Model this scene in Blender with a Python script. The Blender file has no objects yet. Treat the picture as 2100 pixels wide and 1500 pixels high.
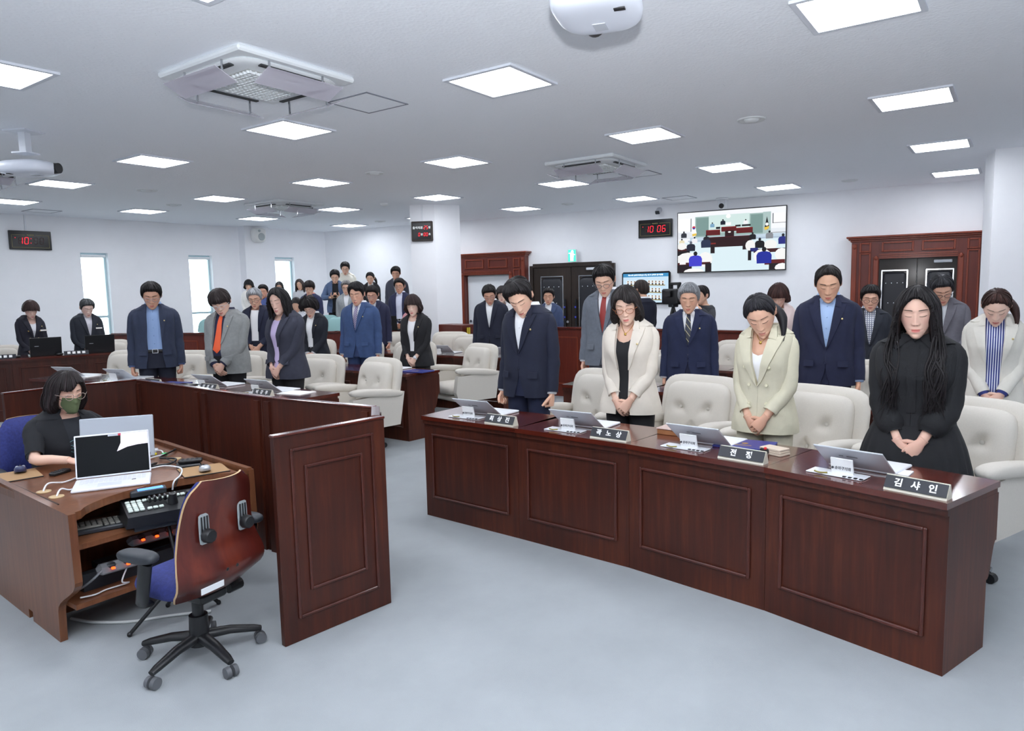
import bpy, bmesh, math, random
import numpy as np
from mathutils import Matrix, Vector

random.seed(7); rng = np.random.RandomState(7)
PI = math.pi
D = bpy.data
COL = bpy.context.scene.collection
SC = bpy.context.scene

# ------------------------------------------------------------------ camera, sky, light, exposure
CAM_Z = 1.65
F_PX, PITCH, ROLL, HEAD = 1447.44, math.radians(6.156), math.radians(-1.2516), math.radians(35.511)
_fw = Vector((math.cos(HEAD)*math.cos(PITCH), math.sin(HEAD)*math.cos(PITCH), -math.sin(PITCH)))
_rt = Vector((math.sin(HEAD), -math.cos(HEAD), 0.0)); _up = _rt.cross(_fw)
_r2 = _rt*math.cos(ROLL)+_up*math.sin(ROLL); _u2 = _up*math.cos(ROLL)-_rt*math.sin(ROLL)
cd = D.cameras.new('camera'); cam = D.objects.new('camera', cd); COL.objects.link(cam)
cd.sensor_width = 36.0; cd.lens = F_PX/2100*36; cd.clip_start = 0.05
cam.matrix_world = Matrix(((_r2.x, _u2.x, -_fw.x, 0), (_r2.y, _u2.y, -_fw.y, 0), (_r2.z, _u2.z, -_fw.z, CAM_Z), (0, 0, 0, 1)))
SC.camera = cam
SC.view_settings.view_transform = 'Standard'; SC.view_settings.look = 'None'
SC.view_settings.exposure = 0.15; SC.view_settings.gamma = 1.0; SC.view_settings.use_curve_mapping = False
PANEL_EMIT = 18.0        # ceiling light panels
world = D.worlds.new('sky'); SC.world = world; world.use_nodes = True
_bg = world.node_tree.nodes['Background']; _bg.inputs[0].default_value = (0.86, 0.94, 1.0, 1); _bg.inputs[1].default_value = 6.0
SC.cycles.max_bounces = 16; SC.cycles.diffuse_bounces = 9
# the photographer's flash, bounced off the ceiling
fl = D.lights.new('flash', 'SPOT'); fl.energy = 820; fl.shadow_soft_size = .05; fl.color = (.93, .96, 1.0); fl.spot_size = math.radians(135); fl.spot_blend = .7
flo = D.objects.new('flash', fl); COL.objects.link(flo)
flo.location = Vector((0, 0, CAM_Z+0.22)) - _fw*0.12
flo.rotation_euler = (_fw*.75+Vector((0, 0, 1.0))).to_track_quat('-Z', 'Y').to_euler()

# ------------------------------------------------------------------ helpers
def lin(c):
    c = c/255.0
    return c/12.92 if c <= 0.04045 else ((c+0.055)/1.055)**2.4
def rgb(t): return (lin(t[0]), lin(t[1]), lin(t[2]), 1)

_mats = {}
def M(name, color=(128, 128, 128), rough=.5, metal=0., var=0., scale=8., stretch=(1, 1, 1), bump=0., bscale=200., emit=0., coat=0., spec=.5, trans=0., sss=0., attr=False, alpha=1.):
    if name in _mats: return _mats[name]
    m = D.materials.new(name); m.use_nodes = True
    nt = m.node_tree; b = nt.nodes['Principled BSDF']
    b.inputs['Base Color'].default_value = rgb(color); b.inputs['Roughness'].default_value = rough
    b.inputs['Metallic'].default_value = metal; b.inputs['Specular IOR Level'].default_value = spec
    b.inputs['Coat Weight'].default_value = coat; b.inputs['Coat Roughness'].default_value = .08
    if trans: b.inputs['Transmission Weight'].default_value = trans
    if alpha < 1: b.inputs['Alpha'].default_value = alpha
    if sss:
        b.inputs['Subsurface Weight'].default_value = sss; b.inputs['Subsurface Radius'].default_value = (.01, .004, .002); b.inputs['Subsurface Scale'].default_value = 1.
    if emit:
        b.inputs['Emission Color'].default_value = rgb(color); b.inputs['Emission Strength'].default_value = emit
    L = nt.links.new
    if attr:
        a = nt.nodes.new('ShaderNodeAttribute'); a.attribute_name = 'col'
        if not emit: L(a.outputs['Color'], b.inputs['Base Color'])
        else: b.inputs['Base Color'].default_value = (.01, .01, .012, 1); L(a.outputs['Color'], b.inputs['Emission Color'])
    if var or bump:
        tc = nt.nodes.new('ShaderNodeTexCoord')
    if var:
        mp = nt.nodes.new('ShaderNodeMapping'); mp.inputs['Scale'].default_value = stretch
        n = nt.nodes.new('ShaderNodeTexNoise'); n.inputs['Scale'].default_value = scale; n.inputs['Detail'].default_value = 6; n.inputs['Roughness'].default_value = .62
        r = nt.nodes.new('ShaderNodeValToRGB'); c = rgb(color)
        r.color_ramp.elements[0].position = .3; r.color_ramp.elements[1].position = .7
        r.color_ramp.elements[0].color = tuple(max(0, v*(1-var)) for v in c[:3])+(1,)
        r.color_ramp.elements[1].color = tuple(min(1, v*(1+var)) for v in c[:3])+(1,)
        L(tc.outputs['Object'], mp.inputs['Vector']); L(mp.outputs[0], n.inputs['Vector']); L(n.outputs[0], r.inputs[0])
        if attr:
            mx = nt.nodes.new('ShaderNodeMix'); mx.data_type = 'RGBA'; mx.blend_type = 'MULTIPLY'; mx.inputs[0].default_value = 1
            r.color_ramp.elements[0].color = (1-var,)*3+(1,); r.color_ramp.elements[1].color = (1,)*3+(1,)
            L(a.outputs['Color'], mx.inputs[6]); L(r.outputs[0], mx.inputs[7]); L(mx.outputs[2], b.inputs['Base Color'])
        else: L(r.outputs[0], b.inputs['Base Color'])
    if bump:
        n2 = nt.nodes.new('ShaderNodeTexNoise'); n2.inputs['Scale'].default_value = bscale; n2.inputs['Detail'].default_value = 3
        bp = nt.nodes.new('ShaderNodeBump'); bp.inputs['Strength'].default_value = bump; bp.inputs['Distance'].default_value = .002
        L(tc.outputs['Object'], n2.inputs['Vector']); L(n2.outputs[0], bp.inputs['Height']); L(bp.outputs[0], b.inputs['Normal'])
    _mats[name] = m
    return m

def stripes(name, c1, c2, axis=(1, 0, 0), freq=40., rough=.7, duty=.5, c3=None):
    """woven stripes (c3: a check) for ties and shirts"""
    if name in _mats: return _mats[name]
    m = D.materials.new(name); m.use_nodes = True; nt = m.node_tree; b = nt.nodes['Principled BSDF']; L = nt.links.new
    b.inputs['Roughness'].default_value = rough
    tc = nt.nodes.new('ShaderNodeTexCoord')
    def wave(ax):
        d = nt.nodes.new('ShaderNodeVectorMath'); d.operation = 'DOT_PRODUCT'; d.inputs[1].default_value = ax
        L(tc.outputs['Object'], d.inputs[0])
        mu = nt.nodes.new('ShaderNodeMath'); mu.operation = 'MULTIPLY'; mu.inputs[1].default_value = freq; L(d.outputs['Value'], mu.inputs[0])
        fr = nt.nodes.new('ShaderNodeMath'); fr.operation = 'FRACT'; L(mu.outputs[0], fr.inputs[0])
        gt = nt.nodes.new('ShaderNodeMath'); gt.operation = 'GREATER_THAN'; gt.inputs[1].default_value = duty; L(fr.outputs[0], gt.inputs[0])
        return gt
    mx = nt.nodes.new('ShaderNodeMix'); mx.data_type = 'RGBA'; mx.inputs[6].default_value = rgb(c1); mx.inputs[7].default_value = rgb(c2)
    L(wave(axis).outputs[0], mx.inputs[0])
    out = mx
    if c3:
        m2 = nt.nodes.new('ShaderNodeMix'); m2.data_type = 'RGBA'; m2.inputs[7].default_value = rgb(c3)
        L(wave((0, 0, 1)).outputs[0], m2.inputs[0]); L(mx.outputs[2], m2.inputs[6]); out = m2
    L(out.outputs[2], b.inputs['Base Color'])
    _mats[name] = m
    return m

class MB:
    """collects shapes that become ONE mesh object"""
    def __init__(s): s.v = []; s.f = []; s.mi = []; s.n = 0; s.c = []; s.usec = False
    def add(s, V, F, mi=0, col=None):
        V = np.asarray(V, float).reshape(-1, 3)
        s.v.append(V); s.f.extend([tuple(int(i)+s.n for i in f) for f in F]); s.mi.extend([mi]*len(F)); s.n += len(V)
        if col is None: s.c.append(np.ones((len(V), 4)))
        else:
            col = np.asarray(col, float); s.usec = True
            if col.ndim == 1: col = np.tile(col, (len(V), 1))
            s.c.append(np.c_[col[:, :3], np.ones(len(V))])
        return s
    def grid(s, P, cu=False, cv=False, mi=0, col=None, flip=False):
        n, m = P.shape[:2]
        a = np.arange(n*m).reshape(n, m)
        A = np.concatenate([a, a[:1]], 0) if cu else a
        A = np.concatenate([A, A[:, :1]], 1) if cv else A
        q = np.stack([A[:-1, :-1], A[1:, :-1], A[1:, 1:], A[:-1, 1:]], -1).reshape(-1, 4)
        if flip: q = q[:, ::-1]
        return s.add(P.reshape(-1, 3), q.tolist(), mi, None if col is None else np.asarray(col).reshape(-1, np.asarray(col).shape[-1]) if np.asarray(col).ndim > 1 else col)
    def poly(s, pts, mi=0, col=None): return s.add(pts, [tuple(range(len(pts)))], mi, col)
    def box(s, c, d, rz=0., ch=0., mi=0, mat=None, col=None):
        """box of centre c and size d, edges chamfered by ch"""
        hx, hy, hz = d[0]/2, d[1]/2, d[2]/2
        if ch <= 0:
            V = np.array([(x, y, z) for x in (-hx, hx) for y in (-hy, hy) for z in (-hz, hz)])
            F = [(0, 1, 3, 2), (4, 6, 7, 5), (0, 4, 5, 1), (2, 3, 7, 6), (0, 2, 6, 4), (1, 5, 7, 3)]
        else:
            ch = min(ch, .49*min(d)); V = []; idx = {}
            for sx in (-1, 1):
                for sy in (-1, 1):
                    for sz in (-1, 1):
                        for ax in range(3):
                            p = [sx*(hx-ch), sy*(hy-ch), sz*(hz-ch)]; p[ax] = (sx*hx, sy*hy, sz*hz)[ax]
                            idx[(sx, sy, sz, ax)] = len(V); V.append(p)
            V = np.array(V); F = []
            for ax in range(3):
                o = [i for i in range(3) if i != ax]
                for sg in (-1, 1):
                    f = []
                    for a, b in ((-1, -1), (1, -1), (1, 1), (-1, 1)):
                        k = [0, 0, 0]; k[ax] = sg; k[o[0]] = a; k[o[1]] = b; f.append(idx[tuple(k)+(ax,)])
                    F.append(tuple(f))
                for a in (-1, 1):
                    for b in (-1, 1):
                        k1 = [0, 0, 0]; k1[o[0]] = a; k1[o[1]] = b; k2 = k1[:]; k1[ax] = -1; k2[ax] = 1
                        F.append((idx[tuple(k1)+(o[0],)], idx[tuple(k2)+(o[0],)], idx[tuple(k2)+(o[1],)], idx[tuple(k1)+(o[1],)]))
            for sx in (-1, 1):
                for sy in (-1, 1):
                    for sz in (-1, 1): F.append(tuple(idx[(sx, sy, sz, a)] for a in range(3)))
            cen = V.mean(0); G = []
            for f in F:
                p = V[list(f)]; nn = np.cross(p[1]-p[0], p[2]-p[0])
                G.append(f if nn@(p.mean(0)-cen) > 0 else f[::-1])
            F = G
        if mat is not None: V = V@np.array(mat)[:3, :3].T
        if rz: V = V@np.array([[math.cos(rz), math.sin(rz), 0], [-math.sin(rz), math.cos(rz), 0], [0, 0, 1]])
        return s.add(V+np.array(c), F, mi, col)
    def tube(s, pts, r, n=8, cap=True, mi=0, col=None, flat=None):
        """tube along pts; r scalar or list, or (r1, r2) pairs; flat = reference side vector"""
        P = np.asarray(pts, float); k = len(P)
        R = np.asarray(r, float); 
        if R.ndim == 0: R = np.full(k, float(R))
        if R.ndim == 1: R = np.stack([R, R], 1)
        T = np.gradient(P, axis=0); T /= (np.linalg.norm(T, axis=1, keepdims=True)+1e-9)
        ref = np.array(flat if flat is not None else ((0, 0, 1) if abs(T[0][2]) < .9 else (1, 0, 0)), float)
        a = np.linspace(0, 2*PI, n, endpoint=False); rings = []
        u = ref-(ref@T[0])*T[0]; u /= np.linalg.norm(u)+1e-9
        for i in range(k):
            u = u-(u@T[i])*T[i]; u /= np.linalg.norm(u)+1e-9
            if flat is not None:
                w = ref-(ref@T[i])*T[i]
                if np.linalg.norm(w) > .1: u = w/np.linalg.norm(w)
            w = np.cross(T[i], u)
            rings.append(P[i]+np.outer(np.cos(a)*R[i, 0], u)+np.outer(np.sin(a)*R[i, 1], w))
        G = np.array(rings); s.grid(G, cv=True, mi=mi, col=col)
        if cap:
            for ring, fl_ in ((G[0], True), (G[-1], False)):
                s.add(ring, [tuple(range(n))[::-1] if fl_ else tuple(range(n))], mi, col)
        return s
    def lathe(s, prof, n=24, c=(0, 0, 0), mi=0, axis='z', cap=True):
        a = np.linspace(0, 2*PI, n, endpoint=False)
        G = np.array([[(r*math.cos(t), r*math.sin(t), z) for t in a] for r, z in prof])
        if axis == 'x': G = G[..., [2, 0, 1]]
        if axis == 'y': G = G[..., [1, 2, 0]]
        G = G+np.array(c); s.grid(G, cv=True, mi=mi)
        if cap:
            s.add(G[0], [tuple(range(n))[::-1]], mi); s.add(G[-1], [tuple(range(n))], mi)
        return s
    def prism(s, poly, z0, z1, mi=0, fr=None):
        """extrude a 2-D outline; fr(x, y, z) -> point maps it"""
        n = len(poly)
        V = [(x, y, z0) for x, y in poly]+[(x, y, z1) for x, y in poly]
        if fr: V = [fr(*p) for p in V]
        F = [tuple(range(n))[::-1], tuple(range(n, 2*n))]+[(i, (i+1) % n, n+(i+1) % n, n+i) for i in range(n)]
        return s.add(V, F, mi)
    def ball(s, c, r, n=12, m=8, mi=0, col=None):
        r = (r, r, r) if np.isscalar(r) else r
        th = np.linspace(.02, PI-.02, m); ph = np.linspace(0, 2*PI, n, endpoint=False)
        G = np.stack([np.outer(np.sin(th), np.cos(ph))*r[0], np.outer(np.sin(th), np.sin(ph))*r[1], np.outer(np.cos(th), np.ones(n))*r[2]], -1)+np.array(c)
        return s.grid(G, cv=True, mi=mi, col=col)
    def xf(s, mat):
        A = np.array(mat)
        s.v = [V@A[:3, :3].T+A[:3, 3] for V in s.v]; return s
    def build(s, name, mats, parent=None, smooth=False, loc=None, rz=0., auto=None):
        me = D.meshes.new(name)
        V = np.concatenate(s.v); me.from_pydata(V.tolist(), [], s.f)
        if not isinstance(mats, (list, tuple)): mats = [mats]
        for m in mats: me.materials.append(m)
        if max(s.mi) > 0: me.polygons.foreach_set('material_index', s.mi)
        if s.usec:
            at = me.color_attributes.new('col', 'FLOAT_COLOR', 'POINT'); at.data.foreach_set('color', np.concatenate(s.c).ravel())
        if smooth: me.polygons.foreach_set('use_smooth', [True]*len(me.polygons))
        me.update()
        if smooth and auto: me.set_sharp_from_angle(angle=math.radians(auto))
        o = D.objects.new(name, me); COL.objects.link(o)
        if parent: o.parent = parent
        if loc is not None: o.location = loc
        if rz: o.rotation_euler = (0, 0, rz)
        return o

def tag(o, label=None, cat=None, group=None, kind=None):
    if label: o['label'] = label
    if cat: o['category'] = cat
    if group: o['group'] = group
    if kind: o['kind'] = kind
    return o
def thing(name, label, cat, loc=(0, 0, 0), rz=0., group=None):
    o = D.objects.new(name, None); COL.objects.link(o); o.empty_display_size = .1
    o.location = loc; o.rotation_euler = (0, 0, rz)
    return tag(o, label, cat, group)
def struct(o): o['kind'] = 'structure'; return o
def dup(root, loc, rz=0., label=None, group=None, skip=()):
    r = root.copy(); COL.objects.link(r); r.location = loc; r.rotation_euler = (0, 0, rz)
    if label: r['label'] = label
    if group: r['group'] = group
    for ch in list(root.children):
        if ch.name.split('.')[0] in skip: continue
        c = ch.copy(); COL.objects.link(c); c.parent = r
        for g in ch.children:
            d = g.copy(); COL.objects.link(d); d.parent = c
    return r
def text(name, body, size, mat, parent, mw, ext=.0004, bold=0., spacing=1., align='CENTER', shear=0.):
    """lettering turned into a mesh; mw places its centre, x along the reading direction"""
    c = D.curves.new('t', 'FONT'); c.body = body; c.size = size; c.resolution_u = 2; c.extrude = ext; c.offset = bold
    c.align_x = align; c.align_y = 'CENTER'; c.space_character = spacing; c.shear = shear
    o = D.objects.new('t', c); COL.objects.link(o)
    dg = bpy.context.evaluated_depsgraph_get(); me = D.meshes.new_from_object(o.evaluated_get(dg)); me.name = name
    D.objects.remove(o); D.curves.remove(c)
    me.materials.clear(); me.materials.append(mat)
    t = D.objects.new(name, me); COL.objects.link(t)
    if parent: t.parent = parent
    t.matrix_local = mw
    return t
def frame_of(o, x, y, z=None):
    """matrix from origin and x, y axes"""
    x = Vector(x).normalized(); y = Vector(y); z = x.cross(y).normalized(); y = z.cross(x)
    return Matrix(((x.x, y.x, z.x, o[0]), (x.y, y.y, z.y, o[1]), (x.z, y.z, z.z, o[2]), (0, 0, 0, 1)))
def sm(t): t = np.clip(t, 0, 1); return t*t*(3-2*t)
def catmull(P, k=6):
    P = np.asarray(P, float); Q = np.vstack([2*P[0]-P[1], P, 2*P[-1]-P[-2]]); out = []
    for i in range(1, len(Q)-2):
        for t in np.linspace(0, 1, k, endpoint=False):
            out.append(.5*((2*Q[i])+(-Q[i-1]+Q[i+1])*t+(2*Q[i-1]-5*Q[i]+4*Q[i+1]-Q[i+2])*t*t+(-Q[i-1]+3*Q[i]-3*Q[i+1]+Q[i+2])*t**3))
    out.append(P[-1]); return np.array(out)
def pad(mb, w, h, t, e=4., p=4., nr=9, na=40, dim=(), dd=.02, ds=.05, fr=None, mi=0):
    """cushion: outline w x h (superellipse e) in y/z, thickness t along x, dimples on the +x face"""
    al = np.linspace(0, 2*PI, na, endpoint=False)
    rad = 1/((np.abs(np.cos(al))**e+np.abs(np.sin(al))**e)**(1/e))
    rho = 1-(1-np.linspace(0.02, 1, nr))**1.6
    rows = []
    for sgn in (1, -1):
        for r in (rho if sgn > 0 else rho[::-1][1:]):
            y = np.cos(al)*rad*r*w/2; z = np.sin(al)*rad*r*h/2
            x = np.full(na, sgn*t/2*(1-min(r, .9999)**p)**(1/2.5))
            if sgn > 0:
                for dy, dz in dim: x = x-dd*np.exp(-((y-dy)**2+(z-dz)**2)/ds**2)
            rows.append(np.stack([x, y, z], 1))
    G = np.array(rows)
    if fr is not None: G = fr(G)
    mb.grid(G, cv=True, mi=mi)
    mb.add(G[0], [tuple(range(na))], mi); mb.add(G[-1], [tuple(range(na))[::-1]], mi)
    return mb

# ------------------------------------------------------------------ materials
def wood(name, dark, mid, hi, rough=.25, coat=.4, axis='z', sc=1.):
    m = D.materials.new(name); m.use_nodes = True; nt = m.node_tree; b = nt.nodes['Principled BSDF']; L = nt.links.new
    tc = nt.nodes.new('ShaderNodeTexCoord'); mp = nt.nodes.new('ShaderNodeMapping')
    s = {'z': (14, 14, .9), 'y': (14, .9, 14), 'x': (.9, 14, 14)}[axis]; mp.inputs['Scale'].default_value = tuple(v*sc for v in s)
    n = nt.nodes.new('ShaderNodeTexNoise'); n.inputs['Scale'].default_value = 2.2; n.inputs['Detail'].default_value = 8; n.inputs['Roughness'].default_value = .6; n.inputs['Distortion'].default_value = .5
    n2 = nt.nodes.new('ShaderNodeTexNoise'); n2.inputs['Scale'].default_value = 1.3; n2.inputs['Detail'].default_value = 2
    ad = nt.nodes.new('ShaderNodeMath'); ad.operation = 'ADD'; mu = nt.nodes.new('ShaderNodeMath'); mu.operation = 'MULTIPLY'; mu.inputs[1].default_value = .5
    r = nt.nodes.new('ShaderNodeValToRGB'); r.color_ramp.elements[0].position = .33; r.color_ramp.elements[1].position = .68
    r.color_ramp.elements[0].color = rgb(dark); r.color_ramp.elements[1].color = rgb(hi)
    e = r.color_ramp.elements.new(.5); e.color = rgb(mid)
    L(tc.outputs['Object'], mp.inputs[0]); L(mp.outputs[0], n.inputs['Vector']); L(tc.outputs['Object'], n2.inputs['Vector'])
    L(n.outputs[0], ad.inputs[0]); L(n2.outputs[0], ad.inputs[1]); L(ad.outputs[0], mu.inputs[0]); L(mu.outputs[0], r.inputs[0]); L(r.outputs[0], b.inputs['Base Color'])
    b.inputs['Specular IOR Level'].default_value = .35; b.inputs['Roughness'].default_value = rough; b.inputs['Coat Weight'].default_value = coat; b.inputs['Coat Roughness'].default_value = .12
    _mats[name] = m
    return m
WOOD = wood('mahogany', (46, 19, 12), (66, 27, 16), (90, 42, 23), rough=.45, coat=.08)
WOODTOP = wood('mahogany_polished', (66, 22, 15), (84, 30, 20), (100, 40, 26), rough=.2, coat=.9, axis='y')
WOODRED = wood('mahogany_red', (86, 32, 24), (98, 38, 27), (112, 46, 32), rough=.4, coat=.2)
WOODTRIM = wood('mahogany_trim', (110, 46, 28), (126, 54, 34), (142, 64, 40), rough=.4, coat=.2)
WOODBROWN = wood('walnut_desk', (92, 56, 36), (112, 69, 45), (132, 84, 55), rough=.35, coat=.15)
PLY = wood('stained_plywood', (58, 18, 15), (80, 27, 20), (112, 46, 29), rough=.3, coat=.3, axis='z', sc=.35)
MOULD = wood('mahogany_moulding', (60, 26, 20), (74, 33, 25), (88, 41, 31), rough=.35, coat=.3)
WHITEP = M('white_paint', (236, 238, 242), .6)
WALLM = M('wall_paper', (244, 245, 248), .75, var=.015, scale=3)
CEILM = M('ceiling_board', (244, 246, 250), .85)
CARPET = M('carpet', (155, 160, 163), .95, var=.07, scale=1.6, bump=.5, bscale=300)
CREAM = M('cream_fabric', (208, 202, 192), .9, var=.035, scale=160, bump=.5, bscale=420)
CREAM2 = M('cream_button', (205, 201, 193), .8)
BLACK = M('black_plastic', (22, 23, 26), .4)
DARKP = M('dark_grey_plastic', (44, 48, 54), .45)
CHROME = M('chrome', (200, 202, 206), .18, 1.)
SILVER = M('silver_lid', (216, 220, 227), .4, .1)
WHITEPL = M('white_plastic', (232, 234, 238), .4)
PAPER = M('paper', (244, 244, 244), .7)
GOLD = M('gold', (214, 176, 92), .3, 1.)
GLASS = M('clear_glass', (235, 245, 245), .03, trans=1., spec=.5)
def ceil_tex():
    nt = CEILM.node_tree; b = nt.nodes['Principled BSDF']; L = nt.links.new
    tc = nt.nodes.new('ShaderNodeTexCoord')
    v = nt.nodes.new('ShaderNodeTexVoronoi'); v.inputs['Scale'].default_value = 42; v.feature = 'F1'
    n = nt.nodes.new('ShaderNodeTexNoise'); n.inputs['Scale'].default_value = 9; n.inputs['Detail'].default_value = 2
    r = nt.nodes.new('ShaderNodeValToRGB'); r.color_ramp.elements[0].position = .05; r.color_ramp.elements[1].position = .09
    r.color_ramp.elements[0].color = rgb((196, 200, 208)); r.color_ramp.elements[1].color = rgb((242, 245, 250))
    ad = nt.nodes.new('ShaderNodeMath'); ad.operation = 'MULTIPLY'
    L(tc.outputs['Object'], v.inputs['Vector']); L(tc.outputs['Object'], n.inputs['Vector'])
    L(v.outputs['Distance'], ad.inputs[0]); L(n.outputs[0], ad.inputs[1]); 
    m2 = nt.nodes.new('ShaderNodeMath'); m2.operation = 'MULTIPLY'; m2.inputs[1].default_value = 2.; L(ad.outputs[0], m2.inputs[0])
    L(m2.outputs[0], r.inputs[0]); L(r.outputs[0], b.inputs['Base Color'])
    bp = nt.nodes.new('ShaderNodeBump'); bp.inputs['Strength'].default_value = .4; bp.inputs['Distance'].default_value = .003
    L(m2.outputs[0], bp.inputs['Height']); L(bp.outputs[0], b.inputs['Normal'])
ceil_tex()
# ------------------------------------------------------------------ the room
CEIL = 3.22
CORNER = np.array((12.22, 14.54)); WB = np.array((13.70, 0.0)); WB2 = WB+(WB-CORNER)*.35      # wall with the screen
WA = np.array((-4.2, 15.72))                                                            # window wall runs WA -> CORNER
tvd = (CORNER-WB)/np.linalg.norm(CORNER-WB); tvn = np.array((-tvd[1], tvd[0]))            # along the wall, into the room
if tvn[0] > 0: tvn = -tvn
wd = (CORNER-WA)/np.linalg.norm(CORNER-WA); wn = np.array((wd[1], -wd[0]))
floor = MB().box((4.6, 5, -.05), (24, 26, .1)).build('floor', CARPET); struct(floor)
ceil = MB().box((4.6, 5, CEIL+.05), (24, 26, .1)).build('ceiling', CEILM); struct(ceil)
ceil.location = (0, 0, 0)
def wall_seg(name, a, b, z0=0, z1=CEIL, th=.2, side=None, m=WALLM):
    a = np.array(a, float); b = np.array(b, float); d = (b-a)/np.linalg.norm(b-a); n = np.array((-d[1], d[0]))*(1 if side is None else side)
    p = [a, b, b+n*th, a+n*th]
    return MB().prism([tuple(q) for q in p], z0, z1).build(name, m)
# wall behind the screen (back of the room)
def tv_at(y, z=0., off=0.):
    """point on the screen wall at world y"""
    t = (y-WB[1])/(CORNER[1]-WB[1]); p = WB+(CORNER-WB)*t+tvn*off
    return (p[0], p[1], z)
struct(wall_seg('wall_back', WB2, CORNER+tvd*.3, side=-1 if tvn[0] < 0 else 1))
# window wall with three tall windows
WIN = [(6.50, 7.00), (8.64, 9.17), (10.75, 11.28), (4.2, 4.7), (2.0, 2.5)]
WIN = sorted(WIN)
def w_at(x, off=0.):
    t = (x-WA[0])/(CORNER[0]-WA[0]); p = WA+(CORNER-WA)*t+wn*off; return p
ZW0, ZW1 = .62, 2.55
mb = MB(); xs = [WA[0]]+[v for w in WIN for v in w]+[CORNER[0]+.2]
def wq(x0, x1, z0, z1, o0=0., o1=-.25):
    p = [w_at(x0, o0), w_at(x1, o0), w_at(x1, o1), w_at(x0, o1)]
    mb.prism([tuple(q) for q in p][::-1], z0, z1)
for i in range(0, len(xs)-1, 2): wq(xs[i], xs[i+1], 0, CEIL)
for a, b in WIN: wq(a, b, 0, ZW0); wq(a, b, ZW1, CEIL)
struct(mb.build('wall_left', WALLM))
BLIND = M('roller_blind', (236, 238, 240), .6); TEALF = M('window_frame_teal', (190, 214, 220), .4)
PANE = M('window_pane', (240, 250, 250), .02, trans=1.)
for k, (a, b) in enumerate(WIN):
    o = MB()
    w0 = w_at(a, -.14); w1 = w_at(b, -.14); c = (w0+w1)/2; L_ = np.linalg.norm(w1-w0); rz = math.atan2(wd[1], wd[0])
    wi = thing('window_%d' % (k+1), None, None, (c[0], c[1], 0), rz); struct(wi)
    for s in (-1, 1): o.box((s*(L_/2-.02), 0, (ZW0+ZW1)/2), (.04, .06, ZW1-ZW0))
    for z in (ZW0+.02, 1.28, ZW1-.02): o.box((0, 0, z), (L_-.08, .06, .045))
    struct(o.build('window_frame', TEALF, wi))
    struct(MB().box((0, 0, .97), (L_-.08, .008, .58)).build('window_pane', PANE, wi))
    struct(MB().box((0, 0, 1.9), (L_-.08, .008, 1.2)).build('window_pane', PANE, wi))
    struct(MB().tube([(-L_/2+.03, -.07, ZW1-.06), (L_/2-.03, -.07, ZW1-.06)], .03, 12).build('window_blind_roll', BLIND, wi))
    struct(MB().box((0, -.04, ZW0-.015), (L_+.04, .2, .03)).build('window_sill', WHITEP, wi))
# other walls close the room round the camera
struct(wall_seg('wall_front', (-4.2, -6.5), (-4.2, 16), side=1)); struct(wall_seg('wall_right', (-4.2, -4.8), (15.5, -4.8), side=-1))
# pilaster on the window wall, free pillar by the doorway, pillar at the right edge
pc = w_at(10.15, .12)
struct(MB().box((pc[0], pc[1], CEIL/2), (.62, .28, CEIL), rz=math.atan2(wd[1], wd[0])).build('wall_pilaster_left', WALLM))
PILA = math.atan2(8.46-8.69, 10.29-9.85)
struct(MB().prism([(9.64, 9.1), (9.85, 8.69), (10.29, 8.46), (10.08, 8.87)], 0, CEIL).build('wall_column', WALLM))
struct(MB().prism([(10.62, .28), (10.80, -.75), (11.5, -.63), (11.32, .40)], 0, CEIL).build('wall_pillar_right', WALLM))
# raised gallery floor behind the parapet
PAR = [(6.75, 14.35), (7.48, 12.5), (8.62, 10.05), (9.1, 9.0)]
PARR = [(9.2, 6.2), (9.25, 5.25), (9.08, 3.2), (8.97, 1.2), (8.85, -1.5)]
GM = CARPET
struct(MB().prism([(6.95, 14.75), (7.7, 12.6), (8.84, 10.15), (9.32, 9.05), (9.55, 9.2), (10.2, 9.0), (12.66, 9.9), (12.1, 14.4)], 0, .18).build('floor_gallery_step', GM))
struct(MB().prism([(8.0, 14.6), (9.9, 12.4), (10.55, 9.75), (12.62, 10.1), (12.12, 14.4)], .18, .42).build('floor_gallery_tier', GM))
struct(MB().prism([(10.95, 14.4), (11.05, 11.9), (12.5, 12.2), (12.15, 14.4)], .42, .62).build('floor_gallery_upper', GM))
def parapet(pts, z1, nm, lab, th=.09, cap=.035):
    c = thing(nm, lab, 'parapet', (pts[0][0], pts[0][1], 0))
    o0 = np.array(pts[0])
    for i in range(len(pts)-1):
        a = np.array(pts[i])-o0; b = np.array(pts[i+1])-o0; L_ = np.linalg.norm(b-a); d = (b-a)/L_; n = np.array((-d[1], d[0])); 
        if n@np.array((-1, -.5)) < 0: n = -n
        rz = math.atan2(d[1], d[0])
        mid = (a+b)/2
        MB().box((mid[0], mid[1], z1/2-.02), (L_+.03, th, z1-.04), rz=rz).build('parapet_panel', WOODRED, c)
        MB().box((mid[0], mid[1], z1-.02), (L_+.06, th+.07, cap), rz=rz, ch=.008).build('parapet_cap', WOODTOP, c)
        k = max(1, int(round(L_/.9)))
        for j in range(k):
            t0 = (j+.1)/k; t1 = (j+.9)/k
            q0 = a+(b-a)*t0+n*(th/2); q1 = a+(b-a)*t1+n*(th/2)
            m_ = MB()
            for z in (.2, z1-.16): m_.box(((q0+q1)[0]/2, (q0+q1)[1]/2, z), (np.linalg.norm(q1-q0), .02, .018), rz=rz)
            for q in (q0, q1): m_.box((q[0], q[1], (z1+.04)/2), (.018, .02, z1-.36), rz=rz)
            m_.build('moulding', WOODTRIM, c)
    return c
parapet(PAR, .97, 'parapet', 'red-brown wooden parapet in front of the window wall and gallery')
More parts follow.
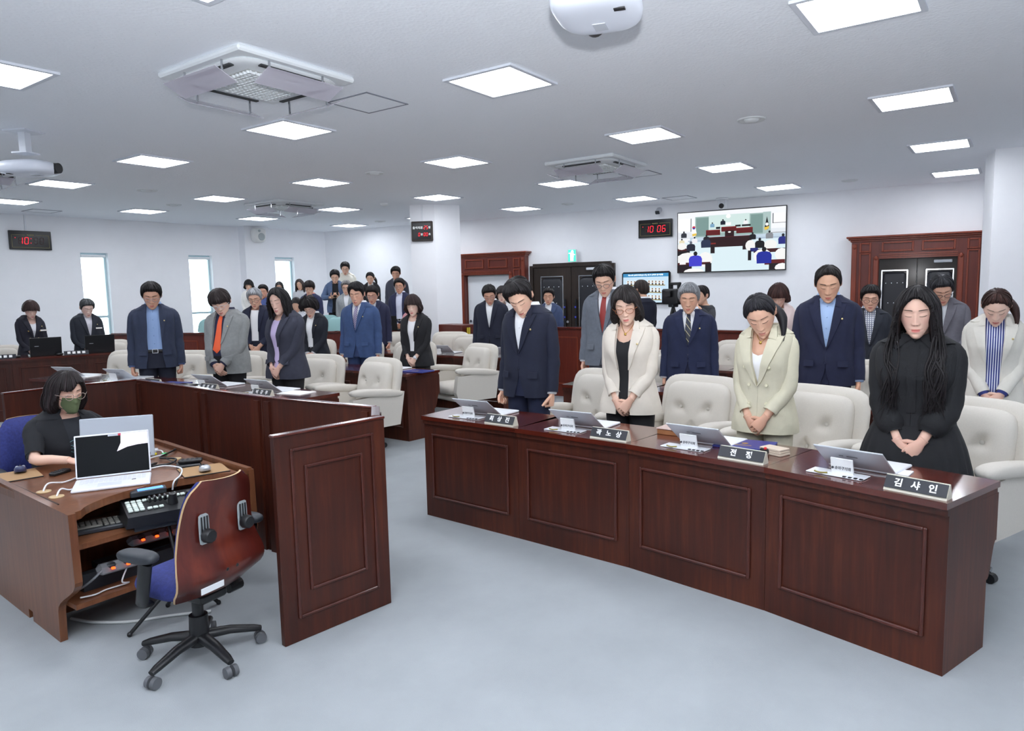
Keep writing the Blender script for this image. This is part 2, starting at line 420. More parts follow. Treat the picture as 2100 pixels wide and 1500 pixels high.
parapet(PARR, 1.07, 'parapet', 'red-brown wooden parapet in front of the padded double doors')
# parapet end post with its brass hinges, beside the pillar
pp = thing('parapet_post', 'panelled red-brown parapet post with brass hinges beside the white pillar', 'post', (9.62, 8.05, 0))
MB().box((0, 0, .53), (.32, .62, 1.06), rz=-.15, ch=.01).build('post_body', WOODRED, pp)
m_ = MB()
for y in (-.2, .2): m_.box((-.17, y, .55), (.02, .02, .7), rz=-.15)
for z in (.2, .9): m_.box((-.17, 0, z), (.02, .42, .02), rz=-.15)
m_.build('moulding', WOODTRIM, pp)
for k in (0, 1): MB().box((-.06-.05*k, -.33, .93), (.04, .02, .16)).build('hinge', M('brass', (216, 190, 70), .25, 1.), pp)

# ------------------------------------------------------------------ ceiling: light panels, air conditioners, vents
LIGHTM = M('light_diffuser', (244, 248, 255), .5, emit=PANEL_EMIT)
FRAMEM = M('light_frame', (214, 218, 226), .5)
def make_light():
    t = thing('ceiling_light', None, 'ceiling light')
    m_ = MB()
    for s in (-1, 1):
        m_.box((s*.295, 0, -.008), (.034, .624, .016)); m_.box((0, s*.295, -.008), (.556, .034, .016))
    m_.build('frame', FRAMEM, t)
    MB().box((0, 0, -.006), (.556, .556, .008)).build('diffuser', LIGHTM, t)
    return t
LP = [(4.49, 3.25, 'above the left end of the front right desk row'), (4.46, 5.74, 'just beyond the nearest air conditioner'), (4.44, 8.20, 'second beyond the near air conditioner toward the windows'), (4.47, 10.69, 'above the officials\' bench near the window wall'),
      (4.75, 13.1, 'cut by the left edge near the window wall'),
      (6.84, 5.65, 'above the centre aisle, second of its line from the camera'), (6.78, 8.09, 'above the second left desk row, beside a round vent'), (6.77, 10.57, 'just before the far air conditioner on its window side'), (6.80, 13.03, 'near the window wall, right of the wall clock'),
      (6.99, 3.22, 'next before the middle air conditioner, above the second right row'), (9.30, 5.61, 'just below the middle air conditioner'), (11.56, 7.95, 'over the carved doorway beside the pillar'), (11.79, 5.60, 'above the padded double doors by the small wall camera'),
      (9.58, 3.24, 'second panel in front of the wall screen'), (12.13, 3.23, 'closest panel to the top of the wall screen'),
      (7.20, .80, 'nearest of the three in line at the right'), (9.84, .80, 'middle one of the three in line at the right'), (12.46, .80, 'farthest of the three in line at the right'),
      (9.15, 7.99, 'just in front of the white pillar'), (9.12, 10.42, 'right of the far air conditioner'), (9.04, 12.79, 'beyond the far air conditioner by the wall speaker'), (11.43, 12.72, 'above the back gallery corner'),
      (4.61, .80, 'cut by the top edge at the right'), (2.05, 5.81, 'cut by the left edge near the left projector'), (2.02, 3.3, 'panel just above the top edge of the picture'),
      (2.0, 8.2, ''), (2.0, 10.7, ''), (2.0, .8, ''), (-.5, 3.3, ''), (-.5, 5.8, ''), (-.5, .8, ''), (-.5, 8.3, ''), (4.5, -1.8, ''), (7.2, -1.8, ''), (2, -1.8, ''), (-.5, -1.8, ''), (9.8, -1.8, ''), (-2.9, 4.5, ''), (-2.9, 1.2, ''), (11.5, 10.4, '')]
lt = make_light(); first = True
for x, y, d in LP:
    if first: o = lt; o.location = (x, y, CEIL); first = False
    else: o = dup(lt, (x, y, CEIL))
    o['label'] = ('square white ceiling light panel '+d) if d else 'square white ceiling light panel outside the picture behind the camera'
    o['group'] = 'square ceiling light panels'
ACW = M('ac_white', (226, 230, 232), .5); ACG = M('ac_grille', (168, 170, 168), .6); SLOT = M('dark_slot', (52, 54, 56), .7)
DEFL = M('deflector_acrylic', (205, 200, 212), .12, alpha=.5)
def make_ac(lab):
    t = thing('air_conditioner', lab, 'air conditioner')
    MB().box((0, 0, -.02), (.96, .96, .04), ch=.012).build('fascia', ACW, t)
    m_ = MB(); pad(m_, .84, .84, .05, e=7, p=8, fr=lambda G: np.stack([G[..., 1], G[..., 2], -.045-G[..., 0]], -1)); m_.build('inner_panel', ACW, t, smooth=True, auto=40)
    for a in range(4): MB().box((.385*math.cos(a*PI/2), .385*math.sin(a*PI/2), -.068), (.035, .52, .012), rz=a*PI/2).build('air_slot', SLOT, t)
    g = MB().box((0, 0, -.073), (.53, .53, .006)).build('grille', ACG, t)
    s = MB()
    for i in range(13): s.box((-.245+.0408*i, 0, -.084), (.012, .53, .018))
    for i in range(13): s.box((0, -.245+.0408*i, -.084), (.53, .012, .018))
    tag(s.build('grille_lattice', ACW, g), kind='stuff')
    for a in range(4):
        R = Matrix.Rotation(a*PI/2, 4, 'Z')
        d = MB().box((0, 0, 0), (.17, .62, .004), mat=Matrix.Rotation(math.radians(-24), 3, 'Y')).xf(R@Matrix.Translation((.46, 0, -.155))).build('air_deflector', DEFL, t)
        for s_ in (-1, 1):
            MB().tube([(.43, s_*.22, -.03), (.43, s_*.22, -.16)], .008, 8).xf(R).build('deflector_bolt', CHROME, d)
    return t
ac = make_ac('white ceiling cassette air conditioner with clear deflectors, largest and nearest'); ac.location = (3.25, 4.5, CEIL)
dup(ac, (8.1, 4.4, CEIL), 0, 'white ceiling cassette air conditioner in the middle of the room before the wall screen')
dup(ac, (7.91, 10.42, CEIL), 0, 'white ceiling cassette air conditioner far off near the wall speaker')
dup(ac, (3.3, 10.35, CEIL), 0, 'white ceiling cassette air conditioner cut by the left edge below the left projector')
for o in [o for o in D.objects if o.get('category') == 'air conditioner']: o['group'] = 'ceiling cassette air conditioners'
HG = M('hatch_gap', (128, 132, 142), .7)
for x0, y0, w, lab in ((4.28, 4.47, .46, 'square ceiling access hatch with grey rim beside the nearest air conditioner'), (9.3, 4.36, .44, 'square ceiling access hatch beside the middle air conditioner'), (9.0, 10.9, .46, 'square ceiling access hatch beside the far air conditioner'), (12.3, 5.0, .46, 'square ceiling access hatch by the small wall camera'), (5.6, 14.2, .46, 'square ceiling access hatch above the left wall clock')):
    t = thing('ceiling_hatch', lab, 'hatch', (x0, y0, CEIL), 0, 'ceiling access hatches')
    m_ = MB()
    for s in (-1, 1): m_.box((s*w/2, 0, -.003), (.014, w+.014, .006)); m_.box((0, s*w/2, -.003), (w, .014, .006))
    m_.build('rim', HG, t); MB().box((0, 0, -.002), (w-.02, w-.02, .004)).build('hatch_panel', CEILM, t)
for x, y, r, lab in ((7.03, 2.14, .11, 'round recessed ceiling vent nearest, above the second right row'), (6.75, 6.98, .10, 'round recessed ceiling vent above the second left row'), (6.71, 11.83, .10, 'round recessed ceiling vent left of the far air conditioner'), (12.18, 2.18, .10, 'round recessed ceiling vent near the right double doorway'), (11.58, 6.9, .10, 'round recessed ceiling vent above the double doors by the exit sign'), (11.32, 11.59, .1, 'round recessed ceiling vent over the back gallery'), (5.55, 10.49, .12, 'flat round ceiling disc between the left light panels')):
    t = thing('ceiling_vent', lab, 'vent', (x, y, CEIL), 0, 'round ceiling vents')
    MB().lathe([(r*.62, -.001), (r*1.0, -.004), (r*1.12, -.014), (r*1.2, -.004), (r*1.22, 0)], 28, cap=False).build('rim', ACW, t, smooth=True)
    MB().lathe([(.001, -.03), (r*.4, -.028), (r*.62, -.012), (r*.64, 0)], 28).build('disc', ACW, t, smooth=True)
t = thing('smoke_detector', 'small white dome detector on the ceiling before the pillar', 'detector', (9.11, 9.21, CEIL))
MB().lathe([(.07, 0), (.07, -.02), (.05, -.045), (.02, -.055), (.001, -.056)], 20).build('dome', ACW, t, smooth=True)
# projectors
def projector(lab, loc, rz, big):
    t = thing('projector', lab, 'projector', loc, rz)
    m_ = MB(); pad(m_, .40, .50, .13, e=3.2, p=5, nr=12, na=56, fr=lambda G: np.stack([G[..., 2], G[..., 1], G[..., 0]], -1)); m_.build('housing', M('projector_white', (222, 226, 236), .35), t, smooth=True)
    MB().tube([(.20, .06, 0), (.262, .06, 0)], [.052, .048], 20).build('lens', BLACK, t, smooth=True)
    MB().box((-.02, 0, .14), (.16, .16, .012)).build('mount_plate', SILVER, t)
    MB().box((-.02, 0, (CEIL-loc[2]+.14)/2), (.07, .07, CEIL-loc[2]-.14)).build('mount_post', SILVER, t)
    MB().box((-.02, 0, CEIL-loc[2]-.006), (.24, .24, .012)).build('ceiling_plate', SILVER, t)
    MB().box((.08, 0, -.066), (.09, .06, .004)).build('sticker', M('grey_label', (190, 194, 202), .6), t)
    MB().box((-.1, -.12, -.064), (.03, .05, .006)).build('foot', BLACK, t)
    return t
projector('white ceiling projector cut by the top edge of the picture', (3.0, 1.62, 2.93), .3, True)
projector('white ceiling projector hanging at the left edge of the picture', (2.93, 7.62, 2.88), -1.1, False)

# ------------------------------------------------------------------ on the walls
def on_tv(y, z, off=.0): return tv_at(y, z, off)
rzt = math.atan2(tvn[1], tvn[0])       # +x of a wall thing points into the room, +y along the wall
# double doors between the two carved doorways
DOORW = wood('dark_door', (34, 26, 22), (44, 34, 28), (54, 42, 34), rough=.4, coat=.1)
LEATHER = M('black_padded_leather', (30, 31, 38), .42, bump=.25, bscale=60)
def door_leaf(t, y0, w, h, hand):
    d = MB().box((.03, y0, h/2), (.045, w-.01, h), ch=.004).build('door_leaf', DOORW, t)
    m_ = MB(); pad(m_, w*.56, h*.80, .05, e=14, p=10, nr=8, na=48, fr=lambda G: G+np.array((.06, y0, h*.49))); m_.build('padding', LEATHER, d, smooth=True)
    f = MB()
    for s in (-1, 1): f.box((.062, y0+s*w*.29, h*.49), (.02, .018, h*.83))
    for z in (h*.905, h*.075): f.box((.062, y0, z), (.02, w*.6, .018))
    f.build('steel_edge', CHROME, d)
    for r in range(5):
        for c in range(4 if r % 2 == 0 else 3):
            yy = y0+(c-(1.5 if r % 2 == 0 else 1))*w*.13; zz = h*(.80-.165*r)
            MB().ball((.086, yy, zz), (.010, .013, .013), 8, 5).build('stud', CHROME, d, smooth=True)
    MB().box((.10, y0+hand*w*.36, h*.5), (.05, .03, h*.36), ch=.01).build('pull_bar', BLACK, d)
    for z in (.55, .45): MB().box((.128, y0+hand*w*.36, h*z+.1), (.01, .03, .035)).build('handle_band', M('blue_band', (60, 70, 190), .5), d)
    return d
def double_door(name, y0, w, h, lab):
    t = thing(name, None, None, on_tv(y0, 0), rzt); struct(t)
    f = MB()
    for s in (-1, 1): f.box((.03, s*(w/2+.04), h/2), (.10, .08, h+.08))
    f.box((.03, 0, h+.04), (.10, w, .08)); struct(f.build('door_frame', DOORW, t))
    door_leaf(t, -w/4, w/2, h, 1); door_leaf(t, w/4, w/2, h, -1)
    MB().box((.09, w*.28, h-.06), (.05, .26, .05), ch=.008).build('door_closer', SILVER, t)
    MB().lathe([(.022, 0), (.03, .02), (.03, .04)], 14, axis='x', c=(.06, -.07, h*.45)).build('door_lock', CHROME, t, smooth=True)
    return t
double_door('door_1', 7.62, 1.78, 2.10, '')
double_door('door_2', 1.36, 1.30, 2.02, '')
def portal(lab, yc, W, Hh, wi, hi, door):
    """carved doorway: crown, panelled frieze and pilasters"""
    t = thing('carved_doorway', lab, 'doorway', on_tv(yc, 0), rzt)
    sd = (W-wi)/2
    for s in (-1, 1): MB().box((.09, s*(W-sd)/2, Hh/2-.03), (.18, sd, Hh-.06), ch=.006).build('pilaster', WOODRED, t)
    MB().box((.09, 0, (Hh+hi)/2-.03), (.178, wi+.01, Hh-hi-.06)).build('frieze', WOODRED, t)
    m_ = MB()
    for k, (ex, z, hh) in enumerate(((.02, Hh-.075, .03), (.05, Hh-.045, .03), (.08, Hh-.015, .03))): m_.box((.09+ex/2, 0, z), (.18+ex, W+2*ex, hh), ch=.006)
    m_.build('crown', WOODTRIM, t)
    for s in (-1, 1):
        c_ = MB().box((.19, s*(W/2-.045), Hh/2-.06), (.022, .075, Hh-.14), ch=.008).build('column_strip', WOODTRIM, t)
        MB().ball((.205, s*(W/2-.045), Hh-.17), (.012, .03, .045), 10, 6).build('rosette', WOODTRIM, c_, smooth=True)
        c2 = MB().box((.19, s*(wi/2+.045), hi/2), (.022, .075, hi+.08), ch=.008).build('column_strip', WOODTRIM, t)
        MB().ball((.205, s*(wi/2+.045), hi+.02), (.012, .028, .04), 10, 6).build('rosette', WOODTRIM, c2, smooth=True)
    m_ = MB()
    for k in range(3): m_.box((.185+.004*k, 0, hi+.02+.028*k), (.02, wi, .018))
    m_.build('lintel_reeding', WOODTRIM, t)
    def pf(y, z, w, h):
        f = MB()
        for s in (-1, 1): f.box((.19, y+s*(w/2-.014), z), (.024, .028, h), ch=.006); f.box((.19, y, z+s*(h/2-.014)), (.024, w-.056, .028), ch=.006)
        f.build('panel_moulding', WOODTRIM, t)
    zf = (Hh-.09+hi+.1)/2; hf = (Hh-hi)*.42; cs = sd*.42; cy = (W-sd)/2
    for s in (-1, 1):
        pf(s*cy, zf, cs, hf); pf(s*(wi*.26), zf, wi*.42, hf)
        pf(s*cy, (hi+.1+1.02)/2, cs, hi-.9); pf(s*cy, .5, cs, .75)
    return t
portal('carved mahogany doorway with white door inside, right of the white pillar', 9.62, 1.96, 2.46, 1.16, 1.98, None)
dl = MB().box((.03, 0, .98), (.05, 1.14, 1.96), ch=.004)
t = thing('door_3', None, None, on_tv(9.62, 0), rzt); struct(t); dl.build('door_leaf', WHITEP, t)
MB().lathe([(.02, 0), (.03, .03), (.03, .06)], 14, axis='x', c=(.055, -.48, .95)).build('door_handle', CHROME, t, smooth=True)
portal('carved mahogany doorway around padded black doors, at the right end', 1.36, 1.96, 2.41, 1.12, 2.02, None)
# exit sign
t = thing('exit_sign', 'small green and white emergency exit sign above the padded doors', 'sign', on_tv(7.60, 2.32, .10), rzt)
MB().box((0, .04, 0), (.05, .20, .27), ch=.006).build('sign_box', WHITEPL, t)
GREEN = M('exit_green', (70, 214, 176), .5, emit=.9)
MB().box((.028, .04, 0), (.006, .17, .24)).build('sign_face', GREEN, t)
m_ = MB().ball((.032, .05, .08), (.004, .03, .03)).box((.032, .04, .01), (.006, .08, .10), ch=.01).box((.032, .06, -.075), (.006, .03, .07)).box((.032, .02, -.07), (.006, .03, .08)).box((.032, 0.0, .05), (.006, .06, .02)).box((.032, .085, .02), (.006, .05, .02))
m_.build('running_figure', M('exit_white', (250, 255, 252), .5, emit=1.), t)
# wall screen showing the chamber
def screen_picture(parent, w, h, x0, shapes, name='picture'):
    m_ = MB()
    for i, (col, pts) in enumerate(shapes):
        c = [lin(v) for v in col]
        m_.poly([(x0+.00012*i, (p[0]-.5)*w, (.5-p[1])*h) for p in pts], 0, c)
    return m_.build(name, M('screen_glow', (255, 255, 255), .4, emit=.98, attr=True, spec=.2), parent)
def R_(x0, y0, x1, y1): return [(x0, y0), (x1, y0), (x1, y1), (x0, y1)]
def El(cx, cy, rx, ry, n=12): return [(cx+rx*math.cos(a), cy+ry*math.sin(a)) for a in np.linspace(0, 2*PI, n, endpoint=False)]
def Man(cx, cy, s, col, hair=(18, 16, 18), head=True):
    sh = [(col, [(cx-.9*s, cy+2.6*s), (cx-.95*s, cy+.8*s), (cx-.75*s, cy+.15*s), (cx-.25*s, cy-.1*s), (cx+.25*s, cy-.1*s), (cx+.75*s, cy+.15*s), (cx+.95*s, cy+.8*s), (cx+.9*s, cy+2.6*s)])]
    if head: sh.append((hair, El(cx, cy-.55*s, .38*s*.75, .55*s)))
    return sh
W1 = (250, 250, 252); S = []
S += [((238, 240, 244), R_(0, 0, 1, 1)), ((150, 176, 172), R_(.17, .08, .86, .42)), ((205, 225, 222), R_(.3, .07, .68, .36)), ((120, 148, 144), R_(.18, .1, .30, .40)), ((120, 148, 144), R_(.69, .1, .80, .40)), ((168, 190, 188), R_(.80, .07, .87, .44))]
S += [((250, 250, 250), R_(.0, .10, .13, .30)), ((60, 64, 70), R_(.125, .10, .132, .32)), ((252, 252, 252), R_(.90, .10, .995, .25)), ((50, 54, 60), R_(.885, .10, .892, .26)), ((40, 44, 50), R_(.885, .25, 1, .257)), ((222, 226, 232), R_(0, .33, .15, .44)), ((222, 228, 234), R_(.87, .34, 1, .42)), ((60, 70, 70), R_(.87, .405, 1, .412))]
S += [((190, 208, 222), R_(.12, .42, 1, .52)), ((168, 186, 204), R_(.1, .47, 1, .49)), ((214, 232, 238), R_(0, .5, 1, 1))]
S += [((250, 250, 250), [(.155, .10), (.185, .36), (.15, .39), (.135, .34)]), ((200, 40, 60), El(.157, .25, .016, .02)), ((40, 60, 160), El(.157, .27, .014, .014)), ((226, 190, 70), [(.14, .36), (.185, .35), (.18, .39), (.145, .40)]),
      ((20, 20, 22), [(.835, .14), (.855, .30), (.84, .36), (.815, .33)]), ((240, 240, 236), El(.836, .27, .014, .026)), ((226, 190, 70), [(.81, .32), (.855, .30), (.853, .34), (.82, .365)])]
S += Man(.335, .21, .022, (120, 160, 190)) + Man(.435, .17, .025, (26, 30, 44)) + Man(.645, .19, .022, (236, 236, 238))
S += [((28, 28, 30), R_(.37, .265, .41, .30)), ((28, 28, 30), R_(.55, .25, .60, .28)), ((28, 28, 30), R_(.61, .25, .69, .28)), ((92, 20, 20), R_(.275, .31, .41, .40)), ((122, 28, 26), R_(.275, .31, .41, .325)), ((92, 20, 20), R_(.42, .27, .56, .35)), ((122, 28, 26), R_(.42, .27, .56, .285)), ((92, 20, 20), R_(.56, .30, .71, .39)), ((122, 28, 26), R_(.56, .30, .71, .315)), ((250, 250, 250), El(.485, .10, .022, .035)), ((242, 242, 242), R_(.46, .2, .51, .25)),
      ((40, 14, 16), R_(.455, .335, .54, .43)), ((230, 230, 226), El(.497, .36, .014, .014)), ((40, 12, 14), R_(.30, .43, .70, .60)), ((70, 22, 20), R_(.30, .43, .70, .445))]
S += Man(.06, .34, .03, (40, 44, 54)) + Man(.04, .46, .028, (222, 214, 180)) + Man(.165, .44, .03, (232, 232, 236)) + Man(.28, .42, .032, (30, 32, 40))
S += Man(.71, .42, .032, (16, 16, 18)) + Man(.86, .41, .035, (132, 136, 142)) + Man(.98, .48, .045, (28, 36, 120))
S += [((70, 18, 18), R_(0, .60, .12, .64)), ((20, 12, 14), R_(0, .64, .12, .72)), ((120, 40, 34), R_(.3, .525, .37, .55)), ((30, 14, 16), R_(.32, .55, .36, .7)), ((236, 236, 232), El(.04, .56, .05, .06)), ((30, 14, 16), R_(.62, .52, .70, .66)), ((236, 236, 234), El(.69, .60, .045, .09)), ((236, 236, 234), El(.87, .60, .06, .08))]
S += Man(.13, .53, .045, (26, 30, 46), (90, 96, 110)) + Man(.275, .47, .05, (34, 44, 72)) + Man(.775, .53, .045, (12, 12, 14))
S += [((60, 16, 16), R_(.72, .66, 1, .72)), ((34, 40, 110), R_(.69, .64, .76, .70)), ((20, 12, 14), R_(.67, .68, .70, .84)), ((238, 238, 236), El(.10, .78, .11, .11)), ((238, 238, 236), El(.27, .80, .07, .13)), ((238, 238, 236), El(.80, .78, .08, .12)), ((238, 238, 236), El(.97, .76, .06, .1))]
S += [((70, 20, 20), R_(0, .84, .32, .88)), ((28, 14, 16), R_(0, .88, .14, 1)), ((24, 14, 16), R_(.27, .86, .33, 1)), ((240, 240, 240), R_(.02, .82, .08, .87)), ((90, 24, 22), R_(.82, .84, 1, .92)), ((24, 14, 16), R_(.86, .9, 1, 1)), ((240, 240, 238), El(.16, 1.0, .10, .06)), ((240, 240, 238), El(.98, .98, .07, .08))]
S += Man(.175, .73, .068, (62, 60, 196)) + Man(.815, .71, .072, (24, 40, 150))
def clampS(S): return [(c, [(min(1, max(0, x)), min(1, max(0, y))) for x, y in P]) for c, P in S]
yT = (5.36+3.40)/2; zT = 2.465
t = thing('wall_screen', 'large flat screen on the back wall showing the chamber from behind', 'screen', on_tv(yT, zT, .06), rzt)
TVW, TVH = 1.98, 1.15
MB().box((0, 0, 0), (.06, TVW, TVH), ch=.006).build('screen_housing', BLACK, t)
screen_picture(t, TVW-.03, TVH-.035, .032, clampS(S))
t = thing('information_display', 'small wall monitor with rows of portrait photos beside the padded doors', 'monitor', on_tv((6.51+5.49)/2, 1.62, .05), rzt)
MB().box((0, 0, 0), (.06, 1.0, .645), ch=.03).build('display_housing', M('glossy_black', (16, 18, 20), .15), t)
S2 = [((196, 222, 240), R_(0, 0, 1, 1)), ((60, 140, 190), R_(0, 0, 1, .12))]
for r, n in ((0, 5), (1, 5), (2, 5)):
    for sx in (0, 1):
        nn = n if not (sx and r) else 4
        x0 = .08+.47*sx
        S2.append(((150, 130, 60), [(x0-.01, .38+.25*r), (x0+.075*nn+.01, .40+.25*r), (x0+.075*nn, .43+.25*r), (x0, .41+.25*r)]))
        for k in range(nn):
            xx = x0+.075*k; yy = .23+.25*r+.006*k
            S2 += [((236, 236, 232), R_(xx, yy, xx+.06, yy+.15)), ((40, 44, 60), [(xx+.01, yy+.15), (xx+.02, yy+.09), (xx+.04, yy+.09), (xx+.05, yy+.15)]), ((206, 170, 150), El(xx+.03, yy+.06, .013, .03)), ((24, 22, 22), El(xx+.03, yy+.035, .014, .018, 8))]
screen_picture(t, .93, .575, .032, S2)
HEADT = M('screen_text', (250, 252, 255), .5, emit=1.)
text('caption', '제315회 송파구의회(임시회) 제1차 본회의 출석현황', .034, HEADT, t, frame_of((.037, 0, .254), (0, 1, 0), (0, 0, 1)), bold=.0004)
# clocks
LED = M('led_red', (255, 30, 50), .5, emit=1.6); LEDOFF = M('led_off', (58, 10, 14), .4); FACE = M('clock_face', (14, 14, 16), .18); OCH = M('clock_line', (150, 140, 80), .5)
SEG = {'0': 'abcdef', '1': 'bc', '2': 'abged', '5': 'afgcd', '6': 'afgedc', '8': 'abcdefg', ' ': ''}
def digit(on, off, ch, y, z, w, h, x, slant=.12):
    """seven bars; reading direction runs along +y"""
    b = .16*w
    pos = {'a': (0, 1, 0), 'g': (0, 0, 0), 'd': (0, -1, 0), 'f': (-1, .5, 1), 'b': (1, .5, 1), 'e': (-1, -.5, 1), 'c': (1, -.5, 1)}
    for k, (sy, sz, v) in pos.items():
        yy = y+sy*w/2+sz*h/2*slant; zz = z+sz*h/2
        (on if k in SEG[ch] else off).box((x, yy, zz), (.003, b if v else w*.78, h*.42 if v else b))
def led_digit(t, ch, y, z, w, h, x):
    on = MB(); off = MB(); digit(on, off, ch, y, z, w, h, x)
    if on.n: on.build('lit_digit', LED, t)
    if off.n: off.build('unlit_segments', LEDOFF, t)
def led_clock(name, lab, loc, rz, digits, W=.68, Hh=.345):
    t = thing(name, lab, 'clock', loc, rz)
    MB().box((0, 0, 0), (.05, W, Hh), ch=.006).build('clock_case', FACE, t)
    for ch, yc in zip(digits, (-.24, -.10, .12, .26)): led_digit(t, ch, yc*W, -.01, W*.085, Hh*.34, .0275)
    if digits[2:] == '  ':
        for yy, zz in ((.01*W, .03), (0, -.05)): MB().box((.0275, yy, zz), (.003, .012, .012)).build('colon_dot', LED, t)
    MB().box((.0275, -.36*W, .04), (.003, .012, .010)).build('status_light', LED, t)
    m_ = MB()
    for s in (-1, 1): m_.box((.026, s*W*.44, -.02), (.002, .004, Hh*.66)); 
    m_.box((.026, 0, -.02-Hh*.33), (.002, W*.88, .004))
    for s in (-1, 1): m_.box((.026, s*W*.28, -.02+Hh*.33), (.002, W*.31, .004))
    m_.build('gold_border', OCH, t)
    text('maker_lettering', 'PHAROS', .03, OCH, t, frame_of((.026, 0, -.02+Hh*.33), (0, 1, 0), (0, 0, 1)), bold=.0006)
    return t
led_clock('wall_clock', 'black digital wall clock with red digits 10 06 beside the wall screen', on_tv((6.16+5.47)/2, 2.775, .03), rzt, '1006')
rzw = math.atan2(wn[1], wn[0])
q = w_at(5.67, .03); cl = led_clock('wall_clock', 'black digital wall clock with red 10 on the window wall', (q[0], q[1], 2.75), rzw, '10  ')
q2 = w_at(5.62, .012); struct(MB().box((q2[0], q2[1], 3.07), (.03, .02, .30), rz=math.atan2(wd[1], wd[0])).build('trim_1', WHITEP))
# counter on the pillar (faces the podium, on the pillar's left face)
cf = np.array((9.85-9.64, 8.69-9.1)); cf = cf/np.linalg.norm(cf); cnm = np.array((cf[1], -cf[0])); 
if cnm[0] > 0: cnm = -cnm
pc_ = np.array((9.745, 8.895))+cnm*.03
t = thing('attendance_counter', 'dark digital counter with red numerals hanging on the white pillar', 'counter', (pc_[0]+.0, pc_[1], 2.74), math.atan2(cnm[1], cnm[0]))
MB().box((0, 0, 0), (.05, .40, .36), ch=.012).build('counter_case', M('counter_frame', (52, 44, 40), .35), t)
MB().box((.024, 0, 0), (.01, .34, .30), ch=.02).build('counter_face', FACE, t)
WT = M('counter_white', (220, 224, 226), .5, emit=.5)
text('lettering', '출석의원', .052, WT, t, frame_of((.031, -.075, .06), (0, 1, 0), (0, 0, 1)), bold=.0006)
text('lettering', '명', .045, WT, t, frame_of((.031, .145, .06), (0, 1, 0), (0, 0, 1)), bold=.0006)
text('lettering', '분', .045, WT, t, frame_of((.031, .0, -.06), (0, 1, 0), (0, 0, 1)), bold=.0006)
text('lettering', '초', .045, WT, t, frame_of((.031, .145, -.06), (0, 1, 0), (0, 0, 1)), bold=.0006)
for ch, y, z in (('2', .055, .065), ('5', .10, .065), ('0', -.05, -.06), ('0', .05, -.06), ('0', .095, -.06)): led_digit(t, ch, y, z, .026, .058, .031)
q3 = np.array((9.745, 8.895))+cnm*.012; struct(MB().box((q3[0], q3[1], 3.07), (.02, .03, .30), rz=math.atan2(cnm[1], cnm[0])).build('trim_2', WHITEP))
# ceiling camera over the screen, small camera, wall speaker
t = thing('ceiling_camera', 'white ceiling camera hanging just above the wall screen', 'camera', on_tv(4.47, CEIL-.004, .32), rzt)
MB().lathe([(.11, 0), (.11, -.025), (.06, -.035)], 24).build('mount', WHITEPL, t, smooth=True, auto=40)
MB().box((0, -.06, -.1), (.06, .02, .16), ch=.008).box((0, .06, -.1), (.06, .02, .16), ch=.008).build('yoke', WHITEPL, t)
h_ = MB().ball((0, 0, -.13), (.065, .055, .065), 16, 12).build('camera_head', WHITEPL, t, smooth=True)
MB().lathe([(.045, .05), (.045, .075), (.02, .08), (.001, .078)], 20, axis='x', c=(0, 0, -.14)).build('lens', BLACK, h_, smooth=True, auto=40)
t = thing('wall_sensor', 'small grey camera bracket on the back wall left of the screen', 'camera', on_tv(5.72, 3.1, .12), rzt)
MB().box((0, 0, 0), (.16, .10, .09), ch=.02, mat=Matrix.Rotation(.5, 3, 'Y')).build('sensor_body', M('sensor_grey', (196, 198, 204), .4), t)
MB().box((.085, 0, -.04), (.02, .085, .07), ch=.01, mat=Matrix.Rotation(.5, 3, 'Y')).build('sensor_window', DARKP, t)
MB().box((-.09, 0, .03), (.09, .04, .04)).build('bracket', WHITEPL, t)
q = w_at(10.12, .40)
t = thing('wall_speaker', 'white cone loudspeaker high on the window wall pilaster', 'speaker', (q[0], q[1], 3.02), rzw)
m_ = MB(); pad(m_, .34, .34, .24, e=4, p=6, fr=lambda G: np.stack([G[..., 0]-.02, G[..., 1]*(.82+.5*(G[..., 2]+.17)), G[..., 2]], -1)); m_.build('speaker_cabinet', M('speaker_white', (232, 232, 228), .45), t, smooth=True)
MB().lathe([(.085, .095), (.085, .108), (.07, .112), (.04, .10), (.001, .106)], 20, axis='x', c=(0, .01, -.04)).build('cone', M('cone_grey', (178, 186, 186), .5), t, smooth=True)
MB().lathe([(.03, .1), (.03, .112), (.001, .112)], 14, axis='x', c=(0, -.04, .09)).build('tweeter', M('cone_grey', (178, 186, 186), .5), t, smooth=True)
MB().box((-.16, 0, .1), (.16, .08, .08)).build('wall_bracket', WHITEPL, t)
